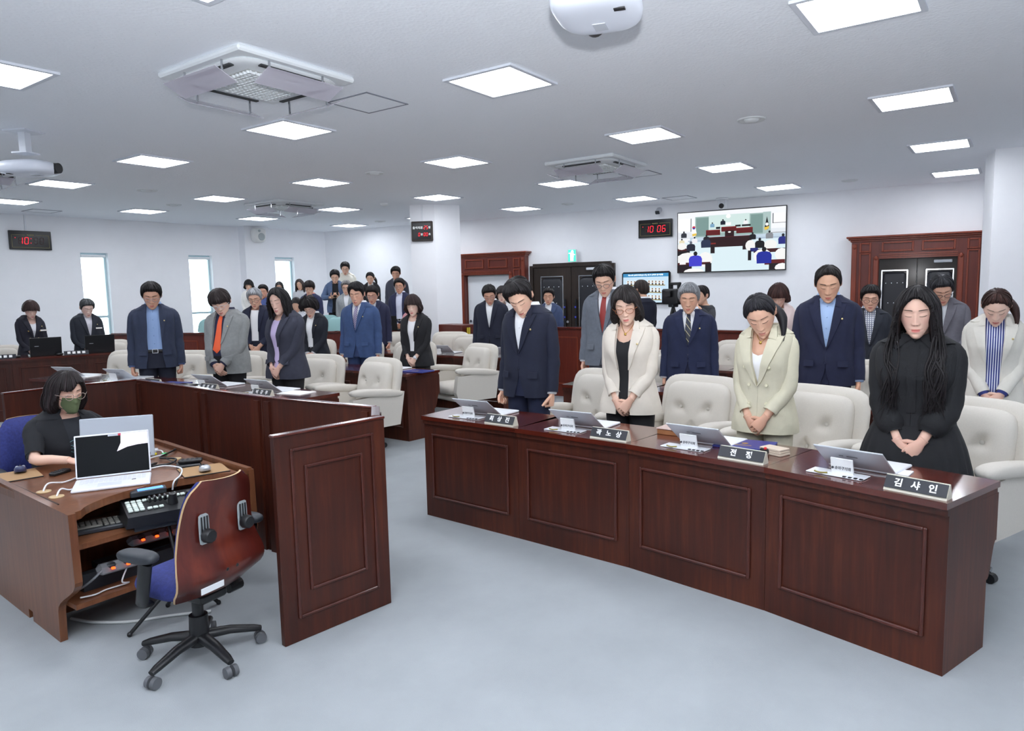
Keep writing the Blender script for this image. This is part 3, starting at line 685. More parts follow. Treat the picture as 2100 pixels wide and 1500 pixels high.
# ------------------------------------------------------------------ desks
DESK_H = .75
def moulding(y0, y1, z0, z1, x=-.006, th=.016):
    f = MB()
    for s in (y0, y1): f.box((x, s, (z0+z1)/2), (th, .016, z1-z0+.016), ch=.004)
    for z in (z0, z1): f.box((x, (y0+y1)/2, z), (th, y1-y0-.016, .016), ch=.004)
    return f
def side_profile(dep, h):
    P = [(0.005, 0), (dep-.10, 0), (dep-.10, h*.42)]
    P += [(dep-.10+.09*t, h*.42+h*.22*t-(.03*math.sin(2*PI*t))) for t in np.linspace(.1, 1, 7)]
    return P+[(dep-.01, h-.05), (0.005, h-.05)]
def desk_unit(A, B, lab, group, ends=(False, False), dep=.50, h=DESK_H, fan=.03, name='council_desk'):
    """A, B: ends of the front foot line; +x of the unit points to the seat"""
    A = np.array(A); B = np.array(B); d = B-A; w = np.linalg.norm(d); d = d/w
    mid = (A+B)/2; rz = math.atan2(-d[0], d[1])
    t = thing(name, lab, 'desk', (mid[0], mid[1], 0), rz, group)
    hw = w/2-.001
    MB().box((.016, 0, (h-.05)/2), (.03, 2*hw, h-.05)).build('front_panel', WOOD, t)
    moulding(-hw+.085, hw-.085, .155, h-.135).build('panel_moulding', MOULD, t)
    MB().prism([(-.028, -hw), (dep, -hw-fan), (dep, hw+fan), (-.028, hw)], h-.028, h).build('tabletop', WOODTOP, t)
    MB().prism([(-.016, -hw), (dep-.02, -hw-fan*.9), (dep-.02, hw+fan*.9), (-.016, hw)], h-.058, h-.028).build('top_edge', WOOD, t)
    for s, e in ((-1, ends[0]), (1, ends[1])):
        th = .034 if e else .018
        P = side_profile(dep, h)
        # side follows the fan of the unit
        def fr(x, z, y, s=s): return (x, s*(hw-.0005-y+fan*x/dep), z)
        MB().prism(P, 0.0, th, fr=fr).build('side_panel', WOOD, t)
    MB().box((.30, 0, .52), (.34, 2*hw-.08, .02)).build('shelf', WOOD, t)
    t['w'] = w
    return t
def row(pts, labs, group, end0=True, end1=True, **k):
    """pts run from +y to -y; unit i lies between pts[i+1] and pts[i]"""
    U = []
    for i in range(len(pts)-1):
        U.append(desk_unit(pts[i+1], pts[i], labs[i], group, (end1 and i == len(pts)-2, end0 and i == 0), **k))
    return U
ORD = ['first', 'second', 'third', 'fourth', 'fifth']
PR1 = [(3.767, 3.49), (3.715, 2.62), (3.654, 1.79), (3.517, .971), (3.298, .18)]
PR2 = [(5.66, 3.45), (5.64, 2.6), (5.59, 1.75), (5.50, .905), (5.37, .22)]
PR3 = [(7.35, 3.3), (7.33, 2.45), (7.28, 1.6), (7.2, .75), (7.08, -.1)]
PL1 = [(3.36, 9.2), (3.55, 8.38), (3.68, 7.55), (3.74, 6.7), (3.76, 5.85), (3.76, 5.0)]
PL2 = [(5.15, 9.55), (5.36, 8.75), (5.5, 7.93), (5.58, 7.1), (5.60, 6.25), (5.58, 5.4)]
PL3 = [(7.0, 9.7), (7.2, 8.85), (7.35, 8.0), (7.45, 7.2), (7.5, 6.35), (7.5, 5.5)]
UR1 = row(PR1, ['dark mahogany council desk unit at the aisle end of the front right row', 'dark mahogany council desk unit before the bob-haired woman in beige', 'dark mahogany council desk unit before the woman in the cream double-breasted suit', 'mahogany desk unit at the right end of the front row before the woman in black'], 'front right desk row')
UR2 = row(PR2, ['%s desk unit from the aisle in the second right row' % ORD[i] for i in range(4)], 'second right desk row')
UR3 = row(PR3, ['%s desk unit from the aisle in the rear right row' % ORD[i] for i in range(4)], 'rear right desk row')
UL1 = row(PL1, ['%s desk unit from the aisle in the front left row behind the privacy screens' % ORD[4-i] for i in range(5)], 'front left desk row')
UL2 = row(PL2, ['%s desk unit from the aisle in the second left row' % ORD[4-i] for i in range(5)], 'second left desk row')
UL3 = row(PL3, ['%s desk unit from the aisle in the rear left row' % ORD[4-i] for i in range(5)], 'rear left desk row')
PBN = [(2.2, 11.75), (3.02, 11.46), (3.85, 11.14), (4.68, 10.83), (5.5, 10.52)]
UB = row(PBN, ['%s unit of the long officials\' bench near the window wall, from its left end' % ORD[i] for i in range(4)], 'officials bench', h=.86, fan=.0, name='official_desk')

def at_unit(u, x, y, z=DESK_H):
    a = u.rotation_euler.z; l = u.location
    return (l.x+math.cos(a)*x-math.sin(a)*y, l.y+math.sin(a)*x+math.cos(a)*y, z)

# ------------------------------------------------------------------ cream chairs
def make_chair():
    t = thing('armchair', None, 'chair')
    # back shell: rounded, wraps a little round the sides, leans back
    def lean(G, x0, z0, k, tilt):
        x = G[..., 0]+x0+k*(G[..., 1]/.36)**2-(G[..., 2]+z0-.45)*tilt
        return np.stack([x, G[..., 1], G[..., 2]+z0], -1)
    m_ = MB(); pad(m_, .69, .58, .10, e=5.5, p=7, nr=8, na=56, fr=lambda G: lean(G, -.30, .665, .035, .20)); m_.build('back_shell', CREAM, t, smooth=True)
    DM = [(-.115, .075), (.115, .075), (0, -.085)]
    m_ = MB(); pad(m_, .53, .53, .16, e=6, p=5, nr=13, na=64, dim=DM, dd=.045, ds=.035, fr=lambda G: lean(G, -.215, .645, .015, .20)); bc = m_.build('back_cushion', CREAM, t, smooth=True)
    for y, z in DM:
        MB().ball((-.215+.047-(z+.645-.45)*.20, y, z+.645), (.008, .014, .014), 10, 6).build('tuft_button', CREAM2, bc, smooth=True)
    m_ = MB(); pad(m_, .54, .54, .15, e=7, p=5, fr=lambda G: np.stack([G[..., 2]+.06, G[..., 1], G[..., 0]+.42], -1)); m_.build('seat_cushion', CREAM, t, smooth=True)
    for s in (-1, 1):
        P = [(-.30, .28), (.26, .28), (.30, .40), (.27, .60), (-.36, .62)]
        m_ = MB().prism(P, -.035, .035, fr=lambda x, z, y, s=s: (x, s*.325+y+s*.02*(z-.3), z)); m_.build('side_panel', CREAM, t)
        m_ = MB(); pad(m_, .12, .64, .085, e=4, p=3.5, nr=7, na=36, fr=lambda G, s=s: np.stack([G[..., 2]-.03, G[..., 1]+s*.335, G[..., 0]+.625+.04*np.sin((G[..., 2]+.1)*3)], -1)); m_.build('armrest', CREAM, t, smooth=True)
    MB().box((-.01, 0, .31), (.56, .58, .07), ch=.02).build('seat_frame', CREAM, t)
    MB().tube([(0, 0, .06), (0, 0, .29)], [.03, .025], 12).build('column', CHROME, t, smooth=True)
    for k in range(5):
        a = 2*PI*k/5+.3; c, s = math.cos(a), math.sin(a)
        l = MB().tube([(0, 0, .10), (.14*c, .14*s, .095), (.29*c, .29*s, .075)], [(.028, .02), (.022, .018), (.016, .014)], 8).build('base_leg', CHROME, t, smooth=True)
        MB().tube([(.29*c-.02*s, .29*s+.02*c, .028), (.29*c+.02*s, .29*s-.02*c, .028)], .028, 12).build('caster', BLACK, l)
    return t
CH = make_chair()
CHAIRS = [  # x, y, facing degrees, label, group
    (5.0, 2.86, 174, 'cream tufted armchair between the young man in navy and the woman in beige', 'r1'), (4.92, 2.0, 171, 'cream tufted armchair between the woman in beige and the woman in the cream suit', 'r1'),
    (4.74, 1.15, 164, 'cream tufted armchair between the woman in the cream suit and the woman in black', 'r1'), (4.62, .31, 158, 'cream tufted armchair behind the desk at the right edge, beside the woman in black', 'r1'),
    (4.97, 5.56, 172, 'empty cream armchair behind the privacy screens at the left row\'s aisle end', 'l1'), (4.98, 6.44, 190, 'cream armchair just behind the long-haired woman in the dark blazer', 'l1'), (4.93, 7.72, 200, 'cream armchair left of the man with the orange tie', 'l1'), (4.70, 8.56, 205, 'cream armchair behind the man in the blue shirt', 'l1'), (4.36, 9.42, 205, 'cream armchair at the far end of the front left row', 'l1'),
    (6.95, 5.78, 163, 'empty cream armchair at the aisle end of the second left row', 'l2'), (6.95, 6.78, 195, 'cream armchair between the man in the blue suit and the woman in black', 'l2'), (6.9, 7.75, 198, 'cream armchair behind the man in the blue suit', 'l2'), (6.75, 8.6, 203, 'cream armchair behind the curly-haired woman', 'l2'), (6.5, 9.4, 205, 'cream armchair behind the grey-haired man in a white tee', 'l2'),
    (8.42, 6.94, 195, 'empty cream armchair in the rear left row nearer to the aisle', 'l3'), (8.88, 7.74, 198, 'empty cream armchair in the rear left row before the white pillar', 'l3'), (8.62, 8.62, 200, 'cream armchair under the black laptop in the rear left row', 'l3'), (8.3, 9.35, 202, 'cream armchair deep behind the blue-suited man in the rear left row', 'l3'),
    (6.62, 1.9, 175, 'cream armchair behind the grey-haired man in the striped tie', 'r2'), (6.62, .92, 172, 'cream armchair between the balding man in navy and the woman in black', 'r2'), (6.5, -.25, 165, 'cream armchair at the right edge behind the striped-shirt woman', 'r2'), (6.85, 3.0, 178, 'cream armchair behind the man in the grey suit and red tie', 'r2'),
    (8.5, 2.80, 176, 'cream armchair in the rear right row below the wall screen', 'r3'), (8.5, 1.75, 174, 'cream armchair in the rear right row behind the woman in pale pink', 'r3'),
    (5.62, 12.05, 255, 'cream armchair behind the left bench between the two officials', 'bn'), (4.2, 12.6, 255, 'cream armchair behind the left bench at the left edge', 'bn')]
GN = {'r1': 'armchairs of the front right row', 'l1': 'armchairs of the front left row', 'l2': 'armchairs of the second left row', 'l3': 'armchairs of the rear left row', 'r2': 'armchairs of the second right row', 'r3': 'armchairs of the rear right row', 'bn': 'armchairs of the officials bench'}
for i, (x, y, a, lab, g) in enumerate(CHAIRS):
    z = .0
    if i == 0: CH.location = (x, y, z); CH.rotation_euler = (0, 0, math.radians(a)); CH['label'] = lab; CH['group'] = GN[g]
    else: dup(CH, (x, y, z), math.radians(a), lab, GN[g])
# teal gallery seats
TEAL = M('teal_fabric', (150, 190, 190), .85, bump=.3, bscale=300)
ARMW = M('light_wood', (190, 140, 80), .45)
def make_teal():
    t = thing('gallery_chair', None, 'chair')
    m_ = MB(); pad(m_, .52, .62, .09, e=3.5, p=4, fr=lambda G: np.stack([G[..., 0]-.22-(G[..., 2]+.2)*.18, G[..., 1], G[..., 2]+.70], -1)); m_.build('backrest', TEAL, t, smooth=True)
    m_ = MB(); pad(m_, .50, .46, .10, e=5, p=4, fr=lambda G: np.stack([G[..., 2]+.02, G[..., 1], G[..., 0]+.43], -1)); m_.build('seat', TEAL, t, smooth=True)
    for s in (-1, 1):
        MB().box((-.02, s*.29, .31), (.36, .05, .62), ch=.01).build('side_frame', DARKP, t)
        MB().box((.0, s*.29, .64), (.40, .06, .03), ch=.01).build('armrest', ARMW, t)
    return t
TC = make_teal()
TEALS = [(8.95, 10.55, 205, .18, 'teal gallery seat behind the curly-haired woman, left of the blue suit'), (8.0, 13.3, 215, .18, 'teal gallery seat before the middle window above the parapet'), (9.85, 11.9, 210, .18, 'teal gallery seat left of the man with the phone'), (10.0, 12.75, 210, .42, 'teal gallery seat in front of the man with the phone'), (9.9, 9.55, 200, .18, 'teal gallery seat behind the man in the open white shirt'), (10.4, 7.35, 195, .0, 'teal gallery seat in the carved doorway behind the glasses man'), (10.7, 10.55, 208, .42, 'teal gallery seat on the upper tier below the cardigan woman')]
for i, (x, y, a, z, lab) in enumerate(TEALS):
    if i == 0: TC.location = (x, y, z); TC.rotation_euler = (0, 0, math.radians(a)); TC['label'] = lab; TC['group'] = 'teal gallery seats'
    else: dup(TC, (x, y, z), math.radians(a), lab, 'teal gallery seats')

# ------------------------------------------------------------------ things on the council desks
LOGO = M('grey_print', (120, 124, 130), .6); NPB = M('nameplate_black', (34, 36, 44), .35); NPC = M('nameplate_ivory', (212, 208, 192), .4); NPW = M('nameplate_white', (245, 245, 245), .5)
def laptop(loc, rz, lab, group, card=True, lean=.95):
    """+x to the user; the lid is opened wide and leans toward the podium"""
    t = thing('laptop', lab, 'laptop', loc, rz, group)
    MB().box((.135, 0, .008), (.22, .31, .014), ch=.004).build('keyboard_base', WHITEPL, t)
    ca, sa = math.cos(lean), math.sin(lean)
    R = frame_of((.02, 0, .014), (0, 1, 0), (-sa, 0, ca))
    up = Vector((R[0][1], R[1][1], R[2][1]))
    l = MB().box((0, .102, .0), (.315, .205, .007), ch=.003).xf(R).build('lid', SILVER, t)
    MB().box((0, .106, .0042), (.30, .185, .001)).xf(R).build('screen', BLACK, l)
    MB().box((.0, .125, -.0042), (.05, .009, .0008)).box((.05, .125, -.0042), (.02, .006, .0008)).xf(R).build('lid_print', LOGO, l)
    return t
def laptop_stand(loc, rz, group, lab, near):
    t = thing('document_stand', lab, 'stand', loc, rz, group)
    MB().box((0, .02, .004), (.10, .26, .006), ch=.002).build('stand_foot', WHITEPL, t)
    MB().box((.0, .0, .044), (.010, .10, .075), mat=Matrix.Rotation(-.25, 3, 'Y')).build('card', PAPER, t)
    mw = frame_of((-.0092, 0, .034), (0, -1, 0), (.25, 0, .97))
    if near:
        text('lettering', '송파구의회', .0165, M('ink', (50, 52, 60), .6), t, mw@Matrix.Translation((.007, 0, 0)), bold=.0003)
        MB().lathe([(.0035, 0), (.006, 0), (.006, .0006), (.0035, .0006)], 16).xf(mw@Matrix.Translation((-.040, 0, 0))).build('emblem', M('ink', (50, 52, 60), .6), t)
    m_ = MB()
    for k in range(4): m_.box((-.045, -.03-.025*k, .0085), (.012, .014, .004))
    m_.build('cable_clips', BLACK, t)
    MB().tube(catmull([(-.04, .05, .012), (-.052, .08, .010), (-.045, .11, .012)], 4), .004, 6).build('cable', M('olive_cable', (150, 140, 80), .5), t)
    return t
def nameplate(loc, rz, body, lab, group, near=True):
    t = thing('nameplate', lab, 'nameplate', loc, rz, group)
    w = .25
    P = [(-.03, 0), (.03, 0), (.012, .062), (.004, .062)]
    MB().prism(P, -w/2, w/2, fr=lambda x, z, y: (x, y, z)).build('nameplate_body', NPC, t)
    sl = Vector((.034, 0, .062)).normalized()
    R = frame_of((-.0150, 0, .036), (0, -1, 0), sl)
    MB().box((0, 0, .001), (w-.004, .056, .002)).xf(R).build('nameplate_face', NPB, t)
    ch = body.split()
    for k, s_ in enumerate(ch): text('lettering', s_, .039, NPW, t, R@Matrix.Translation(((k-(len(ch)-1)/2)*(.068 if len(ch) > 2 else .085), -.002, .0025)), bold=.0012)
    return t
def dress(u, txt, who, ly=.06, ny=-.27, near=True, lx=.17, lap=True, npl=True, stand=True):
    a = u.rotation_euler.z
    if lap: laptop(at_unit(u, lx+.05, ly), a+.06, 'open silver laptop before '+who, 'council laptops')
    if stand: laptop_stand(at_unit(u, lx-.075, ly+.02), a+.05, 'council card stands', 'white card stand before '+who, near)
    if npl: nameplate(at_unit(u, .035, ny), a, txt, 'black ivory-edged nameplate before '+who, 'council nameplates', near)
dress(UR1[0], '최 상 진', 'the young man in navy')
dress(UR1[1], '곽 노 상', 'the bob-haired woman in beige')
dress(UR1[2], '전   정', 'the woman in the cream double-breasted suit')
dress(UR1[3], '김 샤 인', 'the woman in black')
dress(UR2[0], '', 'the man in grey with the red tie', near=False, npl=False)
dress(UR2[1], '', 'the grey-haired man in the striped tie', near=False)
dress(UR2[2], '', 'the man in navy with a pale blue shirt', near=False, npl=False, lap=False, stand=False)
nameplate(at_unit(UR2[2], .035, -.30), UR2[2].rotation_euler.z, '이 혜 제', 'black nameplate right of the man in navy, at the second right row', 'council nameplates')
dress(UL1[4], '이 강 무', 'the long-haired woman in the dark blazer', near=True, ly=.2, ny=.02)
dress(UL1[3], '이 성 권', 'the man with the orange tie', near=True, ly=.2, ny=.0)
dress(UL1[2], '', 'the man with the blue shirt', near=False, lap=False, stand=False, ny=.1)
dress(UL1[1], '', 'the empty place left of the blue-shirted man', near=False, ly=.0, npl=False)
dress(UL1[0], '박 경 래', 'the empty far end of the front left row', near=True, ly=.02, ny=-.2)
dress(UL2[4], '최 옥 주', 'the bob-haired woman in black', ly=.10, ny=-.15)
dress(UL2[2], '', 'the curly-haired woman', near=False, npl=False, ly=-.1)
dress(UL3[4], '', 'the man in navy with glasses by the doorway', near=False, npl=False, ly=-.2)
dress(UL3[3], '', 'the empty place left of the glasses man by the doorway', near=False, npl=False, ly=-.1)
BLUEF = M('blue_leather', (44, 52, 130), .4)
def folder(loc, rz, lab, w=.31, d=.22, th=.012, emb=True):
    t = thing('document_folder', lab, 'folder', loc, rz, 'blue document folders')
    MB().box((0, 0, th/2), (d, w, th), ch=.003).build('cover', BLUEF, t)
    MB().box((.004, 0, th/2), (d+.0005-.01, w-.02, th*.6)).build('pages', PAPER, t)
    if emb: MB().lathe([(.018, 0), (.018, .0008)], 16, c=(0, .0, th)).box((-.05, 0, th+.0005), (.012, .09, .0006)).build('gold_print', GOLD, t)
    return t
folder(at_unit(UR1[2], .36, -.12), UR1[2].rotation_euler.z+.25, 'blue document folder on the desk before the woman in the cream suit')
folder(at_unit(UL2[4], .24, -.36), UL2[4].rotation_euler.z+.05, 'blue document folder at the aisle end of the second left row')
folder(at_unit(UL1[2], .16, -.05), UL1[2].rotation_euler.z+.2, 'blue document folder before the man with the blue shirt')
t = thing('tablet', 'black tablet on the desk before the man with the blue shirt', 'tablet', at_unit(UL1[2], .12, -.30), UL1[2].rotation_euler.z+.1)
MB().box((0, 0, .008), (.16, .22, .014), ch=.004).build('tablet_body', BLACK, t); MB().box((0, 0, .0155), (.14, .20, .001)).build('tablet_screen', M('glossy_black', (16, 18, 20), .15), t)
t = thing('wooden_box', 'flat brown wooden box on the desk right of the woman in beige', 'box', at_unit(UR1[2], .40, .33), UR1[2].rotation_euler.z+.1)
MB().box((0, 0, .016), (.14, .22, .032), ch=.003).build('box_body', M('box_wood', (150, 98, 60), .5, var=.15, scale=12), t); MB().box((0, 0, .036), (.15, .23, .008), ch=.002).build('box_lid', M('box_top', (196, 170, 160), .4), t)
MB().box((.0, -.05, .043), (.03, .09, .01), ch=.003).build('pen_tray', M('pale_green', (150, 178, 170), .4), t)
t = thing('notebook_stack', 'small beige pocket book with a red clip on the desk beside the cream suit', 'notebook', at_unit(UR1[2], .27, -.335), UR1[2].rotation_euler.z-.2)
for k in range(3): MB().box((0, .002*k, .006+.012*k), (.085, .125, .011), ch=.002).build('notebook', M('beige_cover', (206, 190, 172), .6), t)
MB().box((-.05, .03, .018), (.02, .05, .03), ch=.006).build('clip', BLACK, t); MB().ball((-.055, .02, .034), .009, 8, 6).build('clip_knob', M('red_plastic', (200, 40, 40), .4), t)
for u, y, x, lab in ((UR1[3], -.10, .33, 'white card beside the laptop of the woman in black'), (UL1[1], -.1, .2, 'white paper sheet on the far front left desk'), (UL1[0], -.05, .3, 'white paper pad at the far end of the front left row'), (UL1[4], -.1, .3, 'white paper behind the laptop of the long-haired woman')):
    t = MB().box((0, 0, .003), (.10 if u is UR1[3] else .21, .06 if u is UR1[3] else .28, .006), ch=.001).build('paper_sheet', PAPER); t.location = at_unit(u, x, y); t.rotation_euler = (0, 0, u.rotation_euler.z+.15); tag(t, lab, 'paper', 'loose papers')
# officials' bench: black laptops and little cards
LB = M('black_lid', (24, 26, 30), .35)
def black_laptop(loc, rz, lab, s=1.):
    t = thing('laptop', lab, 'laptop', loc, rz, 'black laptops')
    MB().box((.11*s, 0, .01), (.25*s, .38*s, .02), ch=.005).build('keyboard_base', BLACK, t)
    R = frame_of((-.02, 0, .015), (0, 1, 0), (-.18, 0, 1))
    l = MB().box((0, .125*s, 0), (.38*s, .25*s, .012), ch=.004).xf(R).build('lid', LB, t)
    MB().box((0, .126*s, .0065), (.35*s, .21*s, .001)).xf(R).build('screen', M('glossy_black', (16, 18, 20), .15), l)
    MB().box((.11*s, .13*s, -.0065), (.05*s, .006, .001)).xf(R).build('lid_print', SILVER, l)
    return t
black_laptop(at_unit(UB[2], .16, .04, .86), UB[2].rotation_euler.z+.12, 'open black laptop on the bench beside the official woman')
black_laptop(at_unit(UB[3], .16, .26, .86), UB[3].rotation_euler.z+.1, 'open black laptop on the bench beside the official man')
black_laptop(at_unit(UB[1], .1, -.02, .86), UB[1].rotation_euler.z+.15, 'open dark laptop at the left edge of the bench')
for u, y, lab in ((UB[2], -.32, 'row of name cards before the official woman'), (UB[3], .56, 'row of name cards before the official man'), (UB[1], -.35, 'row of name cards at the left edge of the bench')):
    t = thing('nameplate', 'black '+lab, 'nameplate', at_unit(u, .05, y, .86), u.rotation_euler.z, 'bench nameplates')
    MB().prism([(-.03, 0), (.03, 0), (.01, .055), (0, .055)], -.15, .15, fr=lambda x, z, y: (x, y, z)).build('nameplate_body', NPB, t)
    for k in range(4): MB().box((-.017, -.09+.06*k, .03), (.004, .036, .034), mat=Matrix.Rotation(.5, 3, 'Y')).build('letter_card', NPW, t)
for u, y, lab in ((UB[2], .38, 'small black object at the left of the official woman'), (UB[3], .76, 'small black mouse left of the official man')):
    t = MB().ball((0, 0, .015), (.05, .032, .02), 12, 8).build('computer_mouse', BLACK, smooth=True); t.location = at_unit(u, .1, y, .86); tag(t, lab, 'mouse', 'bench mice')
black_laptop((8.98, 9.1, .97), 3.5-PI, 'open black laptop on the parapet before the man in the open white shirt')
# ------------------------------------------------------------------ privacy screens round the operator
SC_H = 1.01
def privacy(A, B, lab, z1=SC_H, th=.035, mould=None, cap=True, z0=.0):
    A = np.array(A, float); B = np.array(B, float); d = B-A; L_ = np.linalg.norm(d); rz = math.atan2(d[1], d[0]); c = (A+B)/2
    t = thing('privacy_screen', lab, 'screen', (c[0], c[1], 0), rz, 'privacy screens')
    MB().box((0, 0, (z1+z0)/2-.004), (L_-.004, th, z1-z0-.008), ch=.003).build('screen_panel', WOOD, t)
    if cap: MB().box((0, 0, z1-.005), (L_, th+.012, .012), ch=.003).build('screen_cap', WOODTOP, t)
    if mould:
        for k, (ix, zb, zt) in enumerate(mould):
            f = MB(); y = -th/2-.004
            for s in (-1, 1): f.box((s*(L_/2-ix), y, (zb+zt)/2), (.014, .012, zt-zb+.014), ch=.003)
            for z in (zb, zt): f.box((0, y, z), (L_-2*ix-.014, .012, .014), ch=.003)
            f.build('panel_moulding', MOULD, t)
    for s in (-1, 1):
        if not mould: MB().box((s*(L_/2-.05), -th/2-.007, (z1-.03)/2), (.05, .014, z1-.03)).build('stile', WOOD, t)
    return t
SW = [(1.90, 5.72), (2.33, 5.75), (2.79, 5.62), (2.735, 4.62), (2.70, 3.87), (2.755, 2.93)]
privacy(SW[1], SW[0], 'dark wooden privacy screen at the far left behind the seated operator')
privacy(SW[2], SW[1], 'dark wooden privacy screen right behind the seated operator\'s head')
privacy(SW[2], SW[3], 'dark wooden privacy screen running along the desk, farthest of the long side')
privacy(SW[3], SW[4], 'dark wooden privacy screen in the middle of the long side')
privacy(SW[4], SW[5], 'dark wooden privacy screen nearest of the long side, beside the empty armchair')
privacy((2.545, 2.70), (2.755, 2.92), 'short wooden return panel joining the near panelled screen')
privacy((1.935, 2.74), (2.555, 2.66), 'free-standing panelled wooden screen leaf in the foreground with double moulding', mould=((.085, .12, .93), (.155, .24, .84)))
# ------------------------------------------------------------------ the operator's desk
OD = thing('operator_desk', 'brown two-sided operator desk crowded with cables and laptops', 'desk', (0, 0, 0))
DH = .68
x0, x1, y0, y1 = 1.365, 2.28, 3.44, 4.68
W5 = WOODBROWN
def yfront(t):  # scooped near edge of the tabletop
    return y0+.06+.17*math.sin(PI*min(1, max(0, (t-.04)/.92)))**.6
top = [(x0+.03, y1-.02)]+[(x0+.03+(x1-x0-.06)*t, yfront(t)) for t in np.linspace(0, 1, 24)]+[(x1+.13, y1-.02)]
MB().prism(top[::-1], DH-.05, DH-.012).build('tabletop', W5, OD)
# side panels with a curved foot
P = [(0, 0), (.46, 0), (.46, .05), (.50, .05), (.50, 0), (y1-y0-.22, 0)] 
def sidep(name, xa, sh):
    pr = [(y0+.25, 0), (y0+.62, 0), (y0+.62, .05), (y0+.68, .05), (y0+.68, 0), (y1, 0), (y1, DH), (y0, DH), (y0-.01, .36)]
    pr += [(y0-.01+.25*sm(t), .36-.2*t) for t in np.linspace(.1, 1, 8)]
    MB().prism(pr, -.017, .017, fr=lambda y, z, x: (xa+x+sh*(y-y0)/(y1-y0), y, z)).build(name, W5, OD)
sidep('side_panel', x0, .08); sidep('side_panel', x1+.01, .16)
MB().box((1.84, 3.98, .30), (.90, .03, .56)).build('center_panel', W5, OD)
MB().box((1.80, 3.74, .485), (.80, .40, .025)).build('keyboard_shelf', W5, OD)
MB().box((1.80, 3.78, .19), (.80, .42, .025)).build('lower_shelf', W5, OD)
MB().box((2.36, 4.16, DH-.005), (.03, 1.44, .035), rz=-.11).build('edge_strip', W5, OD)
MB().box((x0+.06, 4.05, DH-.010), (.02, .7, .006), rz=-.05).build('inlay_groove', M('groove', (40, 22, 16), .6), OD)
def ring_grommet(x, y):
    MB().lathe([(.026, -.002), (.034, -.002), (.034, .004), (.026, .004)], 20, c=(x, y, DH-.011)).build('cable_grommet', M('grommet', (196, 168, 128), .5), OD, smooth=True)
ring_grommet(1.475, 4.02); ring_grommet(1.47, 3.86); ring_grommet(2.23, 4.12); ring_grommet(2.25, 3.93)
TZ = DH-.012
# white laptop, screen toward the camera
def screen_laptop():
    t = thing('laptop', 'open white laptop with black screen facing the camera on the operator desk', 'laptop', (1.80, 3.965, TZ), math.radians(-32+90-90))
    # local: +x to the right along the keyboard, -y to the user in front
    MB().box((0, -.115, .009), (.36, .235, .016), ch=.005).build('keyboard_base', M('white_laptop', (236, 238, 246), .35), t)
    k = MB()
    for r in range(5):
        for c in range(14): k.box((-.145+.0223*c, -.035-.0195*r, .0178), (.019, .016, .0016))
    tag(k.build('keyboard_keys', M('key_white', (226, 228, 238), .5), t), kind='stuff')
    MB().box((-.01, -.175, .0175), (.11, .07, .001)).build('touchpad', M('touchpad', (222, 226, 240), .3), t)
    MB().box((.10, -.13, .0175), (.02, .01, .001)).build('palm_sticker', BLACK, t)
    R = frame_of((0, .006, .018), (1, 0, 0), (0, .26, 1))
    l = MB().box((0, .118, 0), (.36, .232, .008), ch=.003).xf(R).build('lid', M('white_laptop', (236, 238, 246), .35), t)
    MB().box((0, .118, .0045), (.345, .215, .001)).xf(R).build('screen', M('screen_black', (10, 11, 13), .12), l)
    MB().add([( .04, .175, .0054), (.02, .13, .0054), (.07, .150, .0054), (.12, .158, .0054), (.172, .160, .0054), (.172, .225, .0054), (.042, .225, .0054)], [tuple(range(7))]).xf(R).build('screen_window', M('screen_lilac', (232, 222, 240), .5, emit=.85), l)
    MB().box((.005, .222, .0056), (.05, .012, .0008)).xf(R).build('sticker', M('grey_label', (190, 194, 202), .6), l); MB().box((.036, .222, .0058), (.014, .012, .0008)).xf(R).build('sticker', M('red_label', (200, 50, 70), .6), l)
    return t
lw = screen_laptop(); lw.rotation_euler = (0, 0, math.radians(-29))
t = thing('monitor', 'grey-backed slim monitor of the seated operator behind the white laptop', 'monitor', (2.03, 4.40, TZ), math.radians(-36))
R = frame_of((0, 0, .006), (1, 0, 0), (0, .16, 1))
b_ = MB().box((0, .132, 0), (.40, .255, .014), ch=.005).xf(R).build('monitor_back', M('monitor_grey', (186, 194, 204), .4, .2), t)
MB().box((.155, .022, .0078), (.045, .016, .001)).xf(R).build('port_label', M('dark_print', (60, 62, 70), .6), b_)
MB().box((0, .13, -.0075), (.385, .235, .001)).xf(R).build('screen', BLACK, b_)
MB().box((0, .115, .008), (.38, .20, .016), ch=.004).build('keyboard_base', SILVER, t)
def mouse(loc, rz, lab, m1, m2):
    t = thing('computer_mouse', lab, 'mouse', loc, rz, 'operator desk mice')
    m_ = MB(); pad(m_, .06, .105, .05, e=2.6, p=2.6, nr=8, na=32, fr=lambda G: np.stack([G[..., 2], G[..., 1], np.maximum(G[..., 0], -.012)+.012-.012*(G[..., 2]/.05)], -1)); m_.build('mouse_shell', m1, t, smooth=True)
    MB().ball((.028, 0, .030), (.014, .006, .008), 10, 6).build('scroll_wheel', BLACK, t, smooth=True)
    for s in (-1, 1): MB().ball((.02, s*.015, .0265), (.025, .010, .008), 10, 6).build('mouse_button', m2, t, smooth=True)
    return t
TAN = M('tan_leatherette', (168, 132, 92), .7)
def mousepad(loc, rz, w, d, lab):
    t = thing('mouse_pad', lab, 'mouse pad', loc, rz, 'mouse pads')
    MB().box((0, 0, .003), (w, d, .006), ch=.002).build('pad_base', BLACK, t)
    MB().box((0, 0, .0066), (w-.004, d-.004, .0014)).build('pad_top', TAN, t); return t
mousepad((2.16, 3.70, TZ), -.35, .24, .23, 'tan mouse pad at the right of the operator desk')
mouse((2.14, 3.65, TZ+.008), 1.2, 'silver computer mouse on the tan pad at the right', M('mouse_silver', (204, 206, 210), .3, .4), DARKP)
